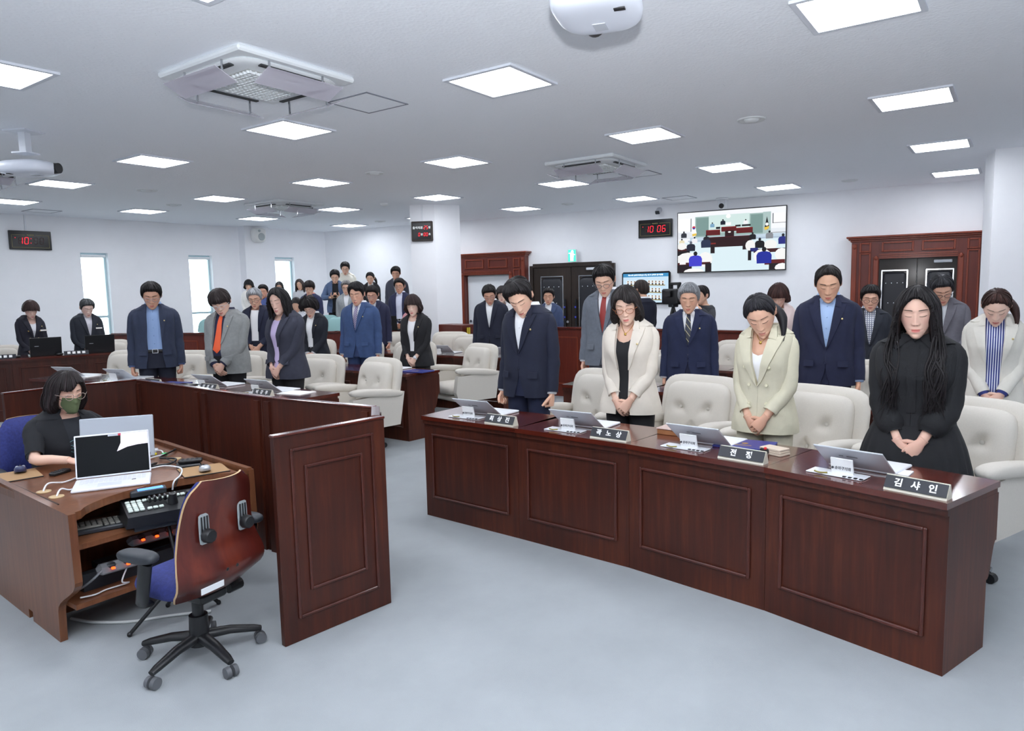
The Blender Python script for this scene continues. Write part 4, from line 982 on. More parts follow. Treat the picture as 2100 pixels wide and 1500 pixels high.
mousepad((1.52, 4.52, TZ), -.2, .24, .25, 'tan mouse pad at the left of the operator desk')
mouse((1.57, 4.57, TZ+.008), 1.2, 'navy and silver computer mouse on the left pad', M('mouse_navy', (52, 58, 92), .3), M('mouse_silver', (204, 206, 210), .3, .4))
def remote(loc, rz, lab, w=.05, l=.13):
    t = thing('remote_control', lab, 'remote', loc, rz, 'remote controls')
    MB().box((0, 0, .010), (l, w, .02), ch=.006).build('remote_body', BLACK, t); m_ = MB()
    for i in range(4):
        for j in (-1, 0, 1): m_.box((-.04+.025*i, j*.013, .021), (.011, .008, .003))
    m_.build('remote_buttons', DARKP, t); return t
remote((2.19, 3.88, TZ+.02), -.6, 'black remote control on a black holder at the right of the operator desk')
t = MB().box((0, 0, .009), (.13, .09, .018), ch=.006).build('remote_holder', BLACK); t.location = (2.175, 3.875, TZ); t.rotation_euler = (0, 0, -.5); tag(t, 'black holder under the remote control', 'holder')
remote((1.69, 4.36, TZ), .45, 'black phone-like remote beside the operator\'s hand', .045, .12)
t = thing('usb_adapter', 'upright white usb adapter right of the white laptop', 'adapter', (1.985, 4.0, TZ)); MB().box((0, 0, .03), (.02, .03, .06), ch=.004).build('adapter_body', WHITEPL, t)
t = thing('usb_hub', 'black usb hub beside the grey monitor', 'hub', (2.20, 4.42, TZ), .9); MB().box((0, 0, .012), (.10, .045, .022), ch=.005).build('hub_body', BLACK, t); MB().box((.06, .0, .012), (.03, .02, .012)).build('plug', M('yellow_plug', (224, 206, 40), .5), t)
t = thing('cable_plug', 'black cable connector lying behind the white adapter', 'connector', (2.06, 4.06, TZ), .6); MB().tube([(-.045, 0, .011), (.01, 0, .011), (.05, 0, .009)], [.011, .010, .004], 10).build('connector_body', BLACK, t, smooth=True)
t = thing('cable_tie', 'green and yellow cable ends bundled on the operator desk', 'connector', (2.235, 4.25, TZ)); MB().box((0, 0, .014), (.03, .02, .018), ch=.003).build('green_clip', M('green_plug', (40, 190, 100), .5), t); MB().box((-.03, .07, .012), (.035, .014, .014), ch=.003).build('yellow_plug', M('yellow_plug', (224, 206, 40), .5), t); MB().tube([(-.02, .13, .01), (-.04, .16, .02)], .012, 8).build('white_plug', WHITEPL, t)
def cable(pts, r, m, lab): 
    t = MB().tube(catmull(pts, 7), r, 7).build('cable', m, smooth=True); tag(t, lab, 'cable'); return t
z = TZ+.006; WC = WHITEPL
cable([(1.47, 3.87, z-.03), (1.475, 3.862, z+.004), (1.51, 3.90, z+.02), (1.56, 3.92, z), (1.62, 3.965, z+.002), (1.655, 4.02, z)], .0045, WC, 'white charging cable from the near grommet to the white laptop')
cable([(1.475, 4.03, z-.03), (1.478, 4.025, z+.004), (1.52, 4.07, z+.022), (1.60, 4.10, z+.004), (1.68, 4.15, z), (1.74, 4.20, z)], .0045, WC, 'white cable from the far grommet passing behind the white laptop')
cable([(2.0, 4.0, z), (2.08, 3.96, z+.006), (2.10, 3.83, z+.006), (2.02, 3.69, z+.004), (1.955, 3.64, z-.01), (1.945, 3.645, .62)], .0045, WC, 'white cable running from the adapter over the desk edge')
cable([(2.06, 4.33, z), (2.12, 4.40, z+.01), (2.18, 4.38, z+.02), (2.25, 4.33, z+.02), (2.235, 4.26, z+.01)], .0045, WC, 'white cable looping beside the usb hub')
cable([(1.98, 4.18, z), (2.07, 4.20, z+.008), (2.16, 4.22, z+.012), (2.235, 4.24, z+.01)], .004, WC, 'white cable running from the monitor to the green clip')
cable([(2.04, 4.05, z), (2.13, 4.0, z+.004), (2.2, 4.06, z+.01), (2.16, 4.16, z+.012), (2.24, 4.24, z+.01), (2.33, 4.30, z+.012), (2.36, 4.36, z+.004)], .006, BLACK, 'thick black cable coiled on the operator desk')
cable([(2.17, 4.11, z+.01), (2.15, 3.95, z+.004), (2.09, 3.80, z+.006), (1.99, 3.66, z), (1.962, 3.645, .63)], .003, BLACK, 'thin black cable hanging over the desk edge')
# keyboard, camera control desk, power strips and stand under the desk
t = thing('keyboard', 'dark grey keyboard on the pull-out shelf under the desk', 'keyboard', (1.60, 3.72, .4975), -.32)
MB().box((0, 0, .012), (.44, .17, .024), ch=.006).build('keyboard_body', DARKP, t)
k = MB()
for r in range(5):
    for c in range(17):
        if r == 0 and 3 < c < 9: continue
        k.box((-.20+.025*c, -.05+.026*r, .027), (.021, .021, .010), ch=.003)
k.box((-.05, -.05, .027), (.115, .021, .010), ch=.003)
tag(k.build('keyboard_keys', M('key_grey', (126, 124, 118), .6), t), kind='stuff')
t = thing('camera_controller', 'black camera control desk with pale keys, joysticks and blue display', 'controller', (1.83, 3.53, .4975), -.32)
MB().prism([(-.19, -.12), (.19, -.12), (.19, .12), (-.19, .12)], .03, .085, fr=lambda x, y, z: (x*(1-.06*(z > .05)), y, z+(.035 if y > 0 and z > .05 else 0))).build('controller_body', BLACK, t)
MB().box((0, 0, .015), (.3, .18, .03)).build('controller_foot', DARKP, t)
sl_ = math.atan2(.035, .24); R = frame_of((0, 0, .104), (1, 0, 0), (0, math.cos(sl_), math.sin(sl_)))
k = MB()
for c in range(13): k.box((-.156+.026*c, .055, .004), (.022, .020, .010), ch=.003)
for r in range(4):
    for c in range(3): k.box((-.156+.026*c, .022-.026*r, .004), (.022, .020, .010), ch=.003)
for c in range(3): k.box((-.07+.026*c, -.056, .004), (.022, .020, .010), ch=.003)
k.xf(R).build('controller_keys', M('key_pale', (206, 216, 208), .5), t)
for c in range(6): MB().box((-.06+.024*c, .012, .022), (.014, .03, .03), ch=.004).xf(R).build('slider_knob', M('slider_black', (30, 30, 32), .2), t)
for c in range(2): MB().tube([(.04+.08*c, -.03, 0), (.04+.08*c, -.03, .05)], [.026, .016], 14).xf(R).build('joystick', BLACK, t, smooth=True)
d_ = MB().box((-.05, .105, .028), (.17, .045, .03), ch=.004).xf(R).build('display_housing', DARKP, t); MB().box((-.04, .105, .0435), (.12, .03, .001)).xf(R).build('blue_display', M('blue_lcd', (80, 140, 250), .4, emit=1.2), d_)
NEON = M('neon_switch', (255, 70, 20), .4, emit=4.); STRIPM = M('strip_grey', (120, 122, 126), .5)
def power_strip(loc, rz, n, lab):
    t = thing('power_strip', lab, 'power strip', loc, rz, 'power strips')
    MB().box((0, 0, .025), (.07*n+.06, .065, .05), ch=.02).build('strip_body', STRIPM, t)
    for k in range(n):
        MB().lathe([(.02, .05), (.018, .044), (.001, .044)], 16, c=(-.035*(n-1)+.07*k, -.005, 0)).build('socket', DARKP, t)
        MB().box((-.035*(n-1)+.07*k, -.030, .052), (.018, .014, .008), ch=.003).build('lit_switch', NEON, t)
    return t
power_strip((1.62, 3.62, .30), -.1, 2, 'grey power strip with two glowing orange switches under the desk')
power_strip((1.86, 3.72, .36), -.1, 3, 'grey power strip with three glowing orange switches under the desk')
for o in [o for o in D.objects if o.name.startswith('power_strip')]: o.rotation_euler.x = .6
t = thing('strip_bracket', 'dark bracket carrying the power strips under the desk', 'bracket', (0, 0, 0)); MB().box((1.74, 3.72, .245), (.5, .05, .09)).box((1.80, 3.80, .28), (.4, .1, .03)).build('bracket_bar', DARKP, t)
cable([(1.55, 3.60, .33), (1.49, 3.58, .30), (1.45, 3.66, .24), (1.43, 3.76, .215)], .006, STRIPM, 'grey mains lead of the power strip under the desk')
cable([(1.66, 3.60, .30), (1.62, 3.58, .24), (1.66, 3.60, .215), (1.56, 3.62, .21), (1.50, 3.60, .212), (1.44, 3.62, .213)], .004, WC, 'white wire lying on the lower shelf')
cable([(1.95, 3.36, .01), (1.8, 3.5, .008), (1.66, 3.6, .008), (1.55, 3.75, .01), (1.5, 3.9, .01)], .008, M('clear_hose', (206, 208, 206), .3), 'pale round cable on the carpet under the desk')
t = thing('microphone_stand', 'black folding tripod stand on the carpet under the desk', 'stand', (1.83, 3.40, 0))
MB().tube([(0, 0, .15), (.02, .14, .50)], .010, 10).build('pole', BLACK, t, smooth=True)
for ex, ey in ((-.25, .06), (.20, .02), (.03, .22)): l = MB().tube([(0, 0, .24), (ex*.5, ey*.5, .13), (ex, ey, .012)], .010, 8).build('leg', BLACK, t, smooth=True); MB().ball((ex, ey, .012), .013, 8, 6).build('rubber_foot', BLACK, l)
MB().tube([(0, 0, .2), (0, 0, .28)], .018, 10).build('collar', DARKP, t, smooth=True)
# ------------------------------------------------------------------ office chairs with wooden shell
NAVYF = M('navy_seat_fabric', (48, 56, 120), .85, var=.25, scale=60, bump=.3, bscale=300)
EDGE = M('ply_edge', (190, 160, 120), .5); CAST = M('caster_grey', (92, 94, 98), .5)
def office_chair(loc, rz, lab, hh=0.):
    t = thing('office_chair', lab, 'chair', loc, rz, 'operator office chairs')
    # shell: wavy plywood, +x forward
    ZS = np.array([.40, .44, .50, .56, .62, .70, .80, .90, .97, 1.0]); XS = np.array([-.13, -.215, -.27, -.265, -.235, -.225, -.235, -.26, -.285, -.30]); WS = np.array([.20, .245, .262, .262, .245, .225, .21, .195, .165, .10])
    zz = np.linspace(.40, 1.0, 26); xx = np.interp(zz, ZS, XS); 
    xx = np.convolve(np.pad(xx, 2, mode='edge'), np.ones(5)/5, 'valid'); ww = np.interp(zz, ZS, WS); ww = np.convolve(np.pad(ww, 1, mode='edge'), np.ones(3)/3, 'valid')
    u = np.linspace(-1, 1, 17)
    def sh(off, k=1.): return np.array([[(x+.05*(v*k)**2+off, v*w*k, z) for v in u] for x, w, z in zip(xx, ww, zz)])
    A = sh(-.007); B = sh(.007)
    MB().grid(A, flip=True).grid(B).build('wooden_shell', PLY, t, smooth=True)
    rim = [np.r_[A[:, 0], A[-1, 1:], A[::-1, -1][1:], A[0, ::-1][1:-1]], np.r_[B[:, 0], B[-1, 1:], B[::-1, -1][1:], B[0, ::-1][1:-1]]]
    MB().grid(np.stack(rim, 1), cu=True).build('shell_edge', EDGE, t)
    zc = np.linspace(.52, .985, 20); xc = np.interp(zc, zz, xx); wc = np.interp(zc, zz, ww)*1.0
    C1 = np.array([[(x+.05*v*v+.010, v*w, z+.012) for v in u] for x, w, z in zip(xc, wc, zc)])
    C2 = np.array([[(x+.05*v*v+.012+.055*max(0, 1-abs(v)**5)**.5*min(1, 6*(1-s), 6*s+.2)**.5, v*w*.985, z+.012) for v in u] for x, w, z, s in zip(xc, wc, zc, np.linspace(0, 1, 20))])
    MB().grid(C2).grid(C1, flip=True).grid(np.stack([C1[:, 0], C2[:, 0]], 1)).grid(np.stack([C2[:, -1], C1[:, -1]], 1)).grid(np.stack([C2[-1], C1[-1]], 1)).build('back_cushion', NAVYF, t, smooth=True)
    m_ = MB(); pad(m_, .48, .46, .13, e=4, p=4, fr=lambda G: np.stack([G[..., 2]-.0, G[..., 1], G[..., 0]+.45-.08*(G[..., 2]/.23)**3*(G[..., 2] < 0)], -1)); m_.build('seat_cushion', NAVYF, t, smooth=True)
    for s in (-1, 1):
        m_ = MB(); pad(m_, .062, .15, .008, e=7, p=9, nr=4, na=24, fr=lambda G, s=s: np.stack([G[..., 0]-.236-.004, G[..., 1]+s*.115, G[..., 2]+.765], -1)); pl = m_.build('height_plate', M('plate_grey', (170, 176, 178), .35, .6), t)
        sl = MB()
        for k in (-1, 0, 1): sl.box((-.2455, s*.115+k*.016, .785), (.002, .007, .085))
        sl.build('plate_slot', BLACK, pl)
        MB().tube([(-.246, s*.115, .735), (-.255, s*.115, .735), (-.285, s*.115, .735), (-.292, s*.115, .735)], [.02, .035, .034, .028], 10).build('height_knob', BLACK, pl, smooth=True, auto=40)
        MB().tube([(.02, s*.25, .40), (.0, s*.30, .42), (-.04, s*.315, .50), (-.07, s*.315, .64)], [(.03, .016), (.035, .018), (.04, .02), (.045, .022)], 10, flat=(1, 0, 0)).build('armrest_post', BLACK, t, smooth=True)
        m_ = MB(); pad(m_, .095, .26, .055, e=2.8, p=4, fr=lambda G, s=s: np.stack([G[..., 2]-.02, G[..., 1]+s*.315, G[..., 0]+.665-.02*(G[..., 2]*2)], -1)); m_.build('armrest_pad', DARKP, t, smooth=True)
    MB().box((-.284, .125, .485), (.003, .13, .03), mat=Matrix.Rotation(-.05, 3, 'Y')).build('asset_sticker', M('sticker_white', (228, 230, 232), .5), t)
    for y in (-.03, .03): MB().ball((-.281, y, .54), (.004, .009, .009), 8, 5).build('shell_bolt', BLACK, t)
    MB().box((-.02, 0, .365), (.24, .16, .05), ch=.012).build('tilt_mechanism', BLACK, t)
    MB().tube([(-.09, -.12, .35), (-.09, -.20, .35)], [.03, .03], 12).build('tension_knob', BLACK, t)
    MB().tube([(0, 0, .08), (0, 0, .24), (0, 0, .24), (0, 0, .36)], [.052, .046, .028, .028], 16).build('gas_column', BLACK, t, smooth=True, auto=40)
    for k in range(5):
        a = 2*PI*k/5+.42; c, s = math.cos(a), math.sin(a)
        l = MB().tube([(.02*c, .02*s, .125), (.15*c, .15*s, .115), (.27*c, .27*s, .088), (.305*c, .305*s, .078)], [(.036, .026), (.03, .022), (.024, .018), (.018, .014)], 10, flat=(-s, c, 0)).build('base_leg', BLACK, t, smooth=True)
        for q in (-1, 1): MB().tube([(.30*c-q*.008*s, .30*s+q*.008*c, .03), (.30*c-q*.03*s, .30*s+q*.03*c, .03)], [.03, .028], 16).build('caster', CAST, l, smooth=True, auto=40)
    return t
oc = office_chair((1.66, 2.97, 0), math.radians(98), 'wooden-shell office chair seen from behind in the foreground')
oc2 = office_chair((1.90, 5.12, 0), math.radians(-86), 'wooden-shell office chair with navy cushion under the seated operator')
for o in (oc, oc2): o.scale = (.88, .88, .88)
# ------------------------------------------------------------------ people
SKIN = M('skin', (224, 178, 152), .5, attr=True, sss=.06, spec=.35)
PINM = M('pin_pale_gold', (226, 206, 150), .35, .6)
DARKLINE = M('brow_hair', (36, 28, 26), .7)
SH = dict(m=dict(Z=[.80, .86, .95, 1.05, 1.16, 1.26, 1.33, 1.385, 1.425, 1.455, 1.48, 1.52],
                 A=[.178, .182, .178, .168, .172, .184, .193, .194, .163, .100, .068, .060],
                 B=[.120, .125, .125, .120, .122, .128, .126, .112, .092, .075, .066, .060],
                 X=[.0, .0, .005, .008, .006, .0, -.006, -.012, -.018, -.02, -.02, -.016]),
          f=dict(Z=[.80, .86, .95, 1.05, 1.16, 1.24, 1.32, 1.38, 1.42, 1.455, 1.48, 1.52],
                 A=[.182, .180, .166, .145, .148, .158, .168, .168, .142, .087, .058, .051],
                 B=[.124, .124, .114, .103, .112, .132, .124, .102, .084, .068, .057, .051],
                 X=[.0, .0, .0, .002, .006, .008, -.004, -.012, -.018, -.02, -.02, -.016]))
NEXP = 2.5
class Torso:
    def __init__(s, sex, w=1., belly=0.):
        k = SH[sex]; s.Z = np.array(k['Z']); f = np.interp(s.Z, [1.38, 1.46], [w, 1.])
        s.A = np.array(k['A'])*f*np.interp(s.Z, [.95, 1.2, 1.40, 1.46], [.98, .96, .93, 1.]); s.B = np.array(k['B'])*np.interp(s.Z, [1.2, 1.46], [1+.8*(w-1), 1.])+belly*np.exp(-((s.Z-1.04)/.14)**2); s.X = np.array(k['X'])+belly*.5*np.exp(-((s.Z-1.04)/.14)**2)
        zz = np.linspace(.80, 1.52, 145); ker = np.ones(7)/7
        def smo(v): return np.convolve(np.pad(np.interp(zz, s.Z, v), 3, mode='edge'), ker, 'valid')
        s.zz = zz; s.a_ = smo(s.A); s.b_ = smo(s.B); s.x_ = smo(s.X)
    def abx(s, z): return np.interp(z, s.zz, s.a_), np.interp(z, s.zz, s.b_), np.interp(z, s.zz, s.x_)
    def ring(s, z, phi, off):
        a, b, x = s.abx(z); a = a+off; b = b+off
        c, sn = np.cos(phi), np.sin(phi)
        return np.stack(np.broadcast_arrays(x+b*np.sign(c)*np.abs(c)**(2/NEXP), a*np.sign(sn)*np.abs(sn)**(2/NEXP), z+0*phi), -1)
    def front(s, z, y, off):
        a, b, x = s.abx(z); a = a+off; b = b+off
        return np.stack(np.broadcast_arrays(x+b*np.maximum(1-(np.abs(y)/a)**NEXP, 0)**(1/NEXP), y, z), -1)
    def phi_of(s, z, g, off):
        a = s.abx(z)[0]+off
        return np.arcsin(np.clip(np.abs(g)/a, 0, .98)**(NEXP/2))

def head_base(th, ph, fem, hw=1.):
    x = np.sin(th)*np.cos(ph); y = np.sin(th)*np.sin(ph); z = np.cos(th)
    Z = z*np.where(z > 0, .112, .122)
    low = sm((-z-.05)/.95)
    nar = 1-(.285 if fem else .215)*low**1.1
    Y = y*.0765*hw*nar*(1-.10*sm((x+.1)/1.1)*(z < .9))
    X = x*np.where(x > 0, .090, .100)+.046*low**1.3-.012*low*(x < -.2)
    return X, Y, Z, x
def head_surf(th, ph, fem, hw=1.):
    X, Y, Z, x = head_base(th, ph, fem, hw)
    fr = np.clip(x*1.7, 0, 1)
    def g(y0, z0, sy, sz): return np.exp(-((np.abs(Y)-y0)/sy)**2-((Z-z0)/sz)**2)
    d = -.004*np.exp(-((Z+.02)/.05)**2)
    t = np.clip((.024-Z)/.056, 0, 1); fall = 1-sm((-.033-Z)/.011)
    d = d+(.020 if fem else .023)*t**1.15*fall*np.exp(-(Y/(.0078+.0055*t))**2)+.006*g(.012, -.034, .006, .006)
    d = d-.009*g(.031, .013, .017, .011)+.0055*g(.031, .006, .013, .0085)+(.002 if fem else .005)*np.exp(-((Z-.032)/.009)**2)*(np.abs(Y) < .055)*fr
    d = d+.0055*np.exp(-(Y/.019)**2)*(np.exp(-((Z+.0595)/.006)**2)+np.exp(-((Z+.072)/.0065)**2))-.003*np.exp(-(Y/.024)**2-((Z+.0655)/.0025)**2)
    d = d-.003*g(.026, -.066, .006, .006)+.007*np.exp(-(Y/.02)**2-((Z+.102)/.014)**2)-.003*np.exp(-(Y/.02)**2-((Z+.085)/.007)**2)
    d = d+.0045*g(.042, -.022, .02, .02)-.002*g(.038, -.06, .012, .02)
    return X+d*fr, Y, Z, fr
def head_inv(yy, zz, fem, hw=1.):
    """head surface at given lateral and height (front)"""
    yy = np.asarray(yy, float); zz = np.asarray(zz, float)+0*yy
    c = zz/np.where(zz > 0, .112, .122); th = np.arccos(np.clip(c, -.99, .99)); ph = np.zeros_like(yy)
    for _ in range(12):
        X, Y, Z, x = head_base(th, ph, fem, hw); k = np.where(np.abs(np.sin(ph)) > 1e-3, Y/(np.sin(ph)+1e-12), .06)
        ph = np.arcsin(np.clip(yy/np.maximum(np.abs(k), .02), -.95, .95))
    X, Y, Z, fr = head_surf(th, ph, fem, hw)
    return np.stack([X, Y, Z], -1)

HS = {  # hair ends: polar angle (deg) against |azimuth| (deg)
    'short': [(0, 50), (25, 51), (42, 55), (54, 61), (64, 69), (71, 84), (76, 100), (84, 98), (93, 80), (110, 97), (130, 114), (180, 120)],
    'part': [(0, 43), (25, 46), (42, 51), (54, 60), (64, 68), (71, 84), (76, 102), (84, 99), (93, 80), (110, 98), (130, 115), (180, 121)],
    'bald': [(0, 37), (25, 38), (42, 45), (54, 54), (64, 64), (71, 80), (76, 98), (84, 95), (94, 79), (110, 97), (130, 114), (180, 120)],
    'bangs': [(0, 72), (25, 73), (42, 75), (56, 79), (66, 84), (74, 101), (82, 100), (94, 82), (110, 99), (130, 115), (180, 121)],
    'bob': [(0, 50), (20, 51), (38, 56), (52, 68), (66, 88), (74, 92), (180, 96)],
    'bobbang': [(0, 72), (20, 73), (38, 77), (54, 82), (66, 90), (74, 92), (180, 96)],
    'curl': [(0, 60), (25, 62), (42, 68), (58, 82), (75, 104), (92, 104), (120, 120), (180, 124)],
    'long': [(0, 42), (15, 44), (34, 54), (50, 72), (64, 90), (180, 96)],
    'pony': [(0, 42), (25, 46), (45, 54), (60, 70), (72, 88), (84, 88), (96, 84), (112, 104), (135, 122), (180, 124)]}
HANG = {'bob': [(0, 0), (52, 0), (62, .05), (74, .115), (90, .135), (180, .13)], 'bobbang': [(0, 0), (54, 0), (64, .05), (76, .10), (90, .12), (180, .12)],
        'long': [(0, 0), (50, 0), (62, .12), (76, .33), (90, .40), (180, .40)]}
HT = {'short': (.026, .011, .018), 'part': (.034, .010, .018), 'bald': (.017, .007, .013), 'bangs': (.030, .018, .022), 'bob': (.020, .016, .026), 'bobbang': (.024, .026, .028), 'curl': (.050, .034, .045), 'long': (.018, .024, .022), 'pony': (.012, .010, .016)}
_hm = {}
def hair_mat(c, var=.35):
    k = tuple(c)
    if k not in _hm: _hm[k] = M('hair_%d_%d_%d' % k, c, .5, var=var, scale=30, stretch=(3, 3, .5), bump=.35, bscale=170, spec=.28)
    return _hm[k]

def hair_mesh(mb, style, fem, Rh, Hc, lod, seed, hw, length=1., part=0., fringe=0., side_k=1.):
    r = np.random.RandomState(seed); N = 96 if lod > 1 else 64 if lod else 40
    ph = np.linspace(-PI, PI, N, endpoint=False); ad = np.degrees(np.abs(ph))
    ends = HS[style]; en = np.interp(np.degrees(np.abs(ph)), *zip(*ends))
    if part: en = en+fringe*np.exp(-((np.degrees(ph)-part)/26)**2)
    hang = np.interp(ad, *zip(*HANG[style])) if style in HANG else np.zeros(N)
    hang = hang*length*np.where(ph < 0, 1+(side_k-1)*sm((150-ad)/40), 1.)
    def noise(fq, n):
        o = np.zeros(N)
        for _ in range(n): o += np.sin(ph*r.randint(*fq)+r.rand()*6.3)*r.rand()
        return o/n**.5
    amp = {'curl': .32, 'short': .12, 'part': .10, 'bangs': .10}.get(style, .07)
    lock = noise((9, 34), 8); big = noise((3, 8), 4)
    en = en+(noise((14, 44), 7)*2.2 if style not in HANG else noise((10, 34), 6)*1.2)
    top, side, back = HT[style]; M1 = 15 if lod else 10
    cols = []
    s = np.linspace(0.0, 1, M1)
    TH = np.radians(np.outer(s, en))+.004
    PH = np.tile(ph, (M1, 1))
    X, Y, Z, x = head_base(TH, PH, fem, hw)
    P = np.stack([X, Y, Z], -1); L_ = np.linalg.norm(P, axis=-1, keepdims=True)
    thd = np.degrees(TH)
    tk = np.where(thd < 60, top, top+(np.where(ad > 120, back, side)-top)*sm((thd-50)/45))
    fb = np.exp(-(ad/40)**2)*sm((thd-25)/25)
    if style in ('part', 'short'): tk = tk+.010*fb
    tk = tk*(1+amp*lock*sm((thd-8)/40)+.5*amp*big)
    if style == 'curl':
        for _ in range(26):
            t0, p0 = r.rand()*2., (r.rand()-.5)*6.3; tk = tk+.010*np.exp(-((TH-t0)/.16)**2-((np.angle(np.exp(1j*(PH-p0))))*np.sin(TH)/.16)**2)
    e_in = sm((1-s)/.10)[:, None]*.75+.25 if style not in HANG else 1.
    tk = tk*e_in
    G = P*(1+tk[..., None]/L_)
    rows = [G[i] for i in range(M1)]
    if style in HANG:
        dn = Rh.T/np.linalg.norm(Rh[0])@np.array((0, 0, -1.)); dn = .25*np.array((0, 0, -1.))+.75*dn if style == 'long' else .6*np.array((0, 0, -1.))+.4*dn
        dn /= np.linalg.norm(dn)
        M2 = 11 if lod else 7; base = G[-1]; out = base-np.array((0, 0, 1))*base[:, 2:3]; out /= np.linalg.norm(out, axis=1, keepdims=True)
        hh = hang*(1+.05*noise((8, 30), 6)); tt = np.linspace(0, 1, M2)[1:]
        for t in tt:
            curl = (.012*math.sin(PI*t*.9)-.030*max(0, t-.6)**1.3*2.2)*(1 if style != 'long' else .5)
            wv = (.010*np.sin(t*16+ph*3+big)*t if style == 'long' else 0)+.004*lock
            rows.append(base+dn*(hh*t)[:, None]+out*((curl+wv)*np.minimum(1, hang/.06))[:, None])
        tip = rows[-1]; inn = P[-1]*(1+.001/L_[-1])
        rows.append(tip-out*.02*np.minimum(1, hang/.06)[:, None]); rows.append(inn+dn*(hh*.3)[:, None]); rows.append(inn)
    else:
        rows.append(P[-1]*(1+.0015/L_[-1])); rows.append(P[-2]*(1-.002/L_[-2]))
    G = np.array(rows)@Rh.T+Hc
    mb.grid(G, cv=True)
    if lod:   # loose locks following the flow of the hair
        K = len(rows)-(3 if style in HANG else 2); nl = {2: 240, 1: 110}[lod]
        for _ in range(nl):
            c0 = r.rand()*N; dr = r.uniform(-.06, .06)*N/6; i0 = r.randint(1, 4 if r.rand() < .6 else max(5, K//2)); ii = np.arange(i0, K); 
            if len(ii) < 4: continue
            u = np.linspace(0, 1, len(ii)); cc = (c0+dr*u**1.5)%N; lo = np.floor(cc).astype(int)%N; f = (cc-np.floor(cc))[:, None]
            Q = G[ii, lo]*(1-f)+G[ii, (lo+1)%N]*f; nrm = Q-Hc; nrm /= np.linalg.norm(nrm, axis=1, keepdims=True)
            Q = Q+nrm*(r.uniform(-.001, .004)+.004*np.sin(u*PI))[:, None] if False else Q+nrm*(r.uniform(-.003, .002)+.003*np.sin(u*PI))[:, None]
            e = Q[-1]-Q[-2]; Q = np.vstack([Q, Q[-1]+e/np.linalg.norm(e)*r.uniform(.001, .003 if style == 'pony' else .014 if style in HANG else .009)])
            w_ = np.interp(np.linspace(0, 1, len(Q)), [0, .3, .8, 1], [.002, 1, .8, .05])*r.uniform(.003, .0075)
            mb.tube(Q, np.stack([w_*.45, w_], 1), 5, cap=False, flat=nrm[len(nrm)//2], mi=int(r.rand() < .35))
    return mb

def hand(mb, W, d, n, th, curl, sc=1., col=None, spread=1., thumb=.5, lens=1.):
    d = np.array(d, float); d /= np.linalg.norm(d); n = np.array(n, float); n = n-(n@d)*d; n /= np.linalg.norm(n); s = np.cross(d, n); s = s*(1 if s@np.array(th) > 0 else -1)
    W = np.array(W, float)
    rg = [(-.03, .027, .020), (0, .027, .0195), (.03, .037, .0185), (.06, .042, .0165), (.09, .040, .0125)]
    pts = [W+d*t*sc for t, _, _ in rg]
    mb.tube(pts, [(a*sc, b*sc) for _, a, b in rg], 12, flat=s, col=col)
    for i, L_ in enumerate((.074, .083, .077, .060)):
        p = W+d*.084*sc+s*(.030-.0198*i)*sc*spread; a = 0; P = [p-d*.012*sc]
        P.append(p)
        for k, f in enumerate((.45, .31, .24)):
            a += math.radians(curl*(1., 1.15, .75)[k]*(1+.06*i))
            dr = d*math.cos(a)+n*math.sin(a)+s*(.10-.07*i)*(spread-.7); P.append(P[-1]+dr*L_*f*sc)
        mb.tube(P, [.0095*sc, .0098*sc, .0092*sc, .0083*sc, .0062*sc], 7, col=col)
    b = W+d*.018*sc+s*.026*sc; P = [b-s*.01*sc]
    for k, f in enumerate((.038, .034, .028)):
        dr = s*(.75-.35*k*thumb)+d*(.62+.1*k)+n*(.25+.35*k*thumb); dr /= np.linalg.norm(dr); P.append((P[-1] if k else b)+dr*f*sc)
    mb.tube(P, [.013*sc, .0125*sc, .0108*sc, .0078*sc], 8, col=col)

def ik(S, W, L1, L2, pole):
    S = np.array(S); W = np.array(W); d = W-S; D_ = min(np.linalg.norm(d), L1+L2-.004); u = d/np.linalg.norm(d)
    a = (L1*L1-L2*L2+D_*D_)/(2*D_); hh = math.sqrt(max(L1*L1-a*a, 0)); p = np.array(pole, float); p = p-(p@u)*u; p /= np.linalg.norm(p)
    return S+u*a+p*hh, S+u*D_

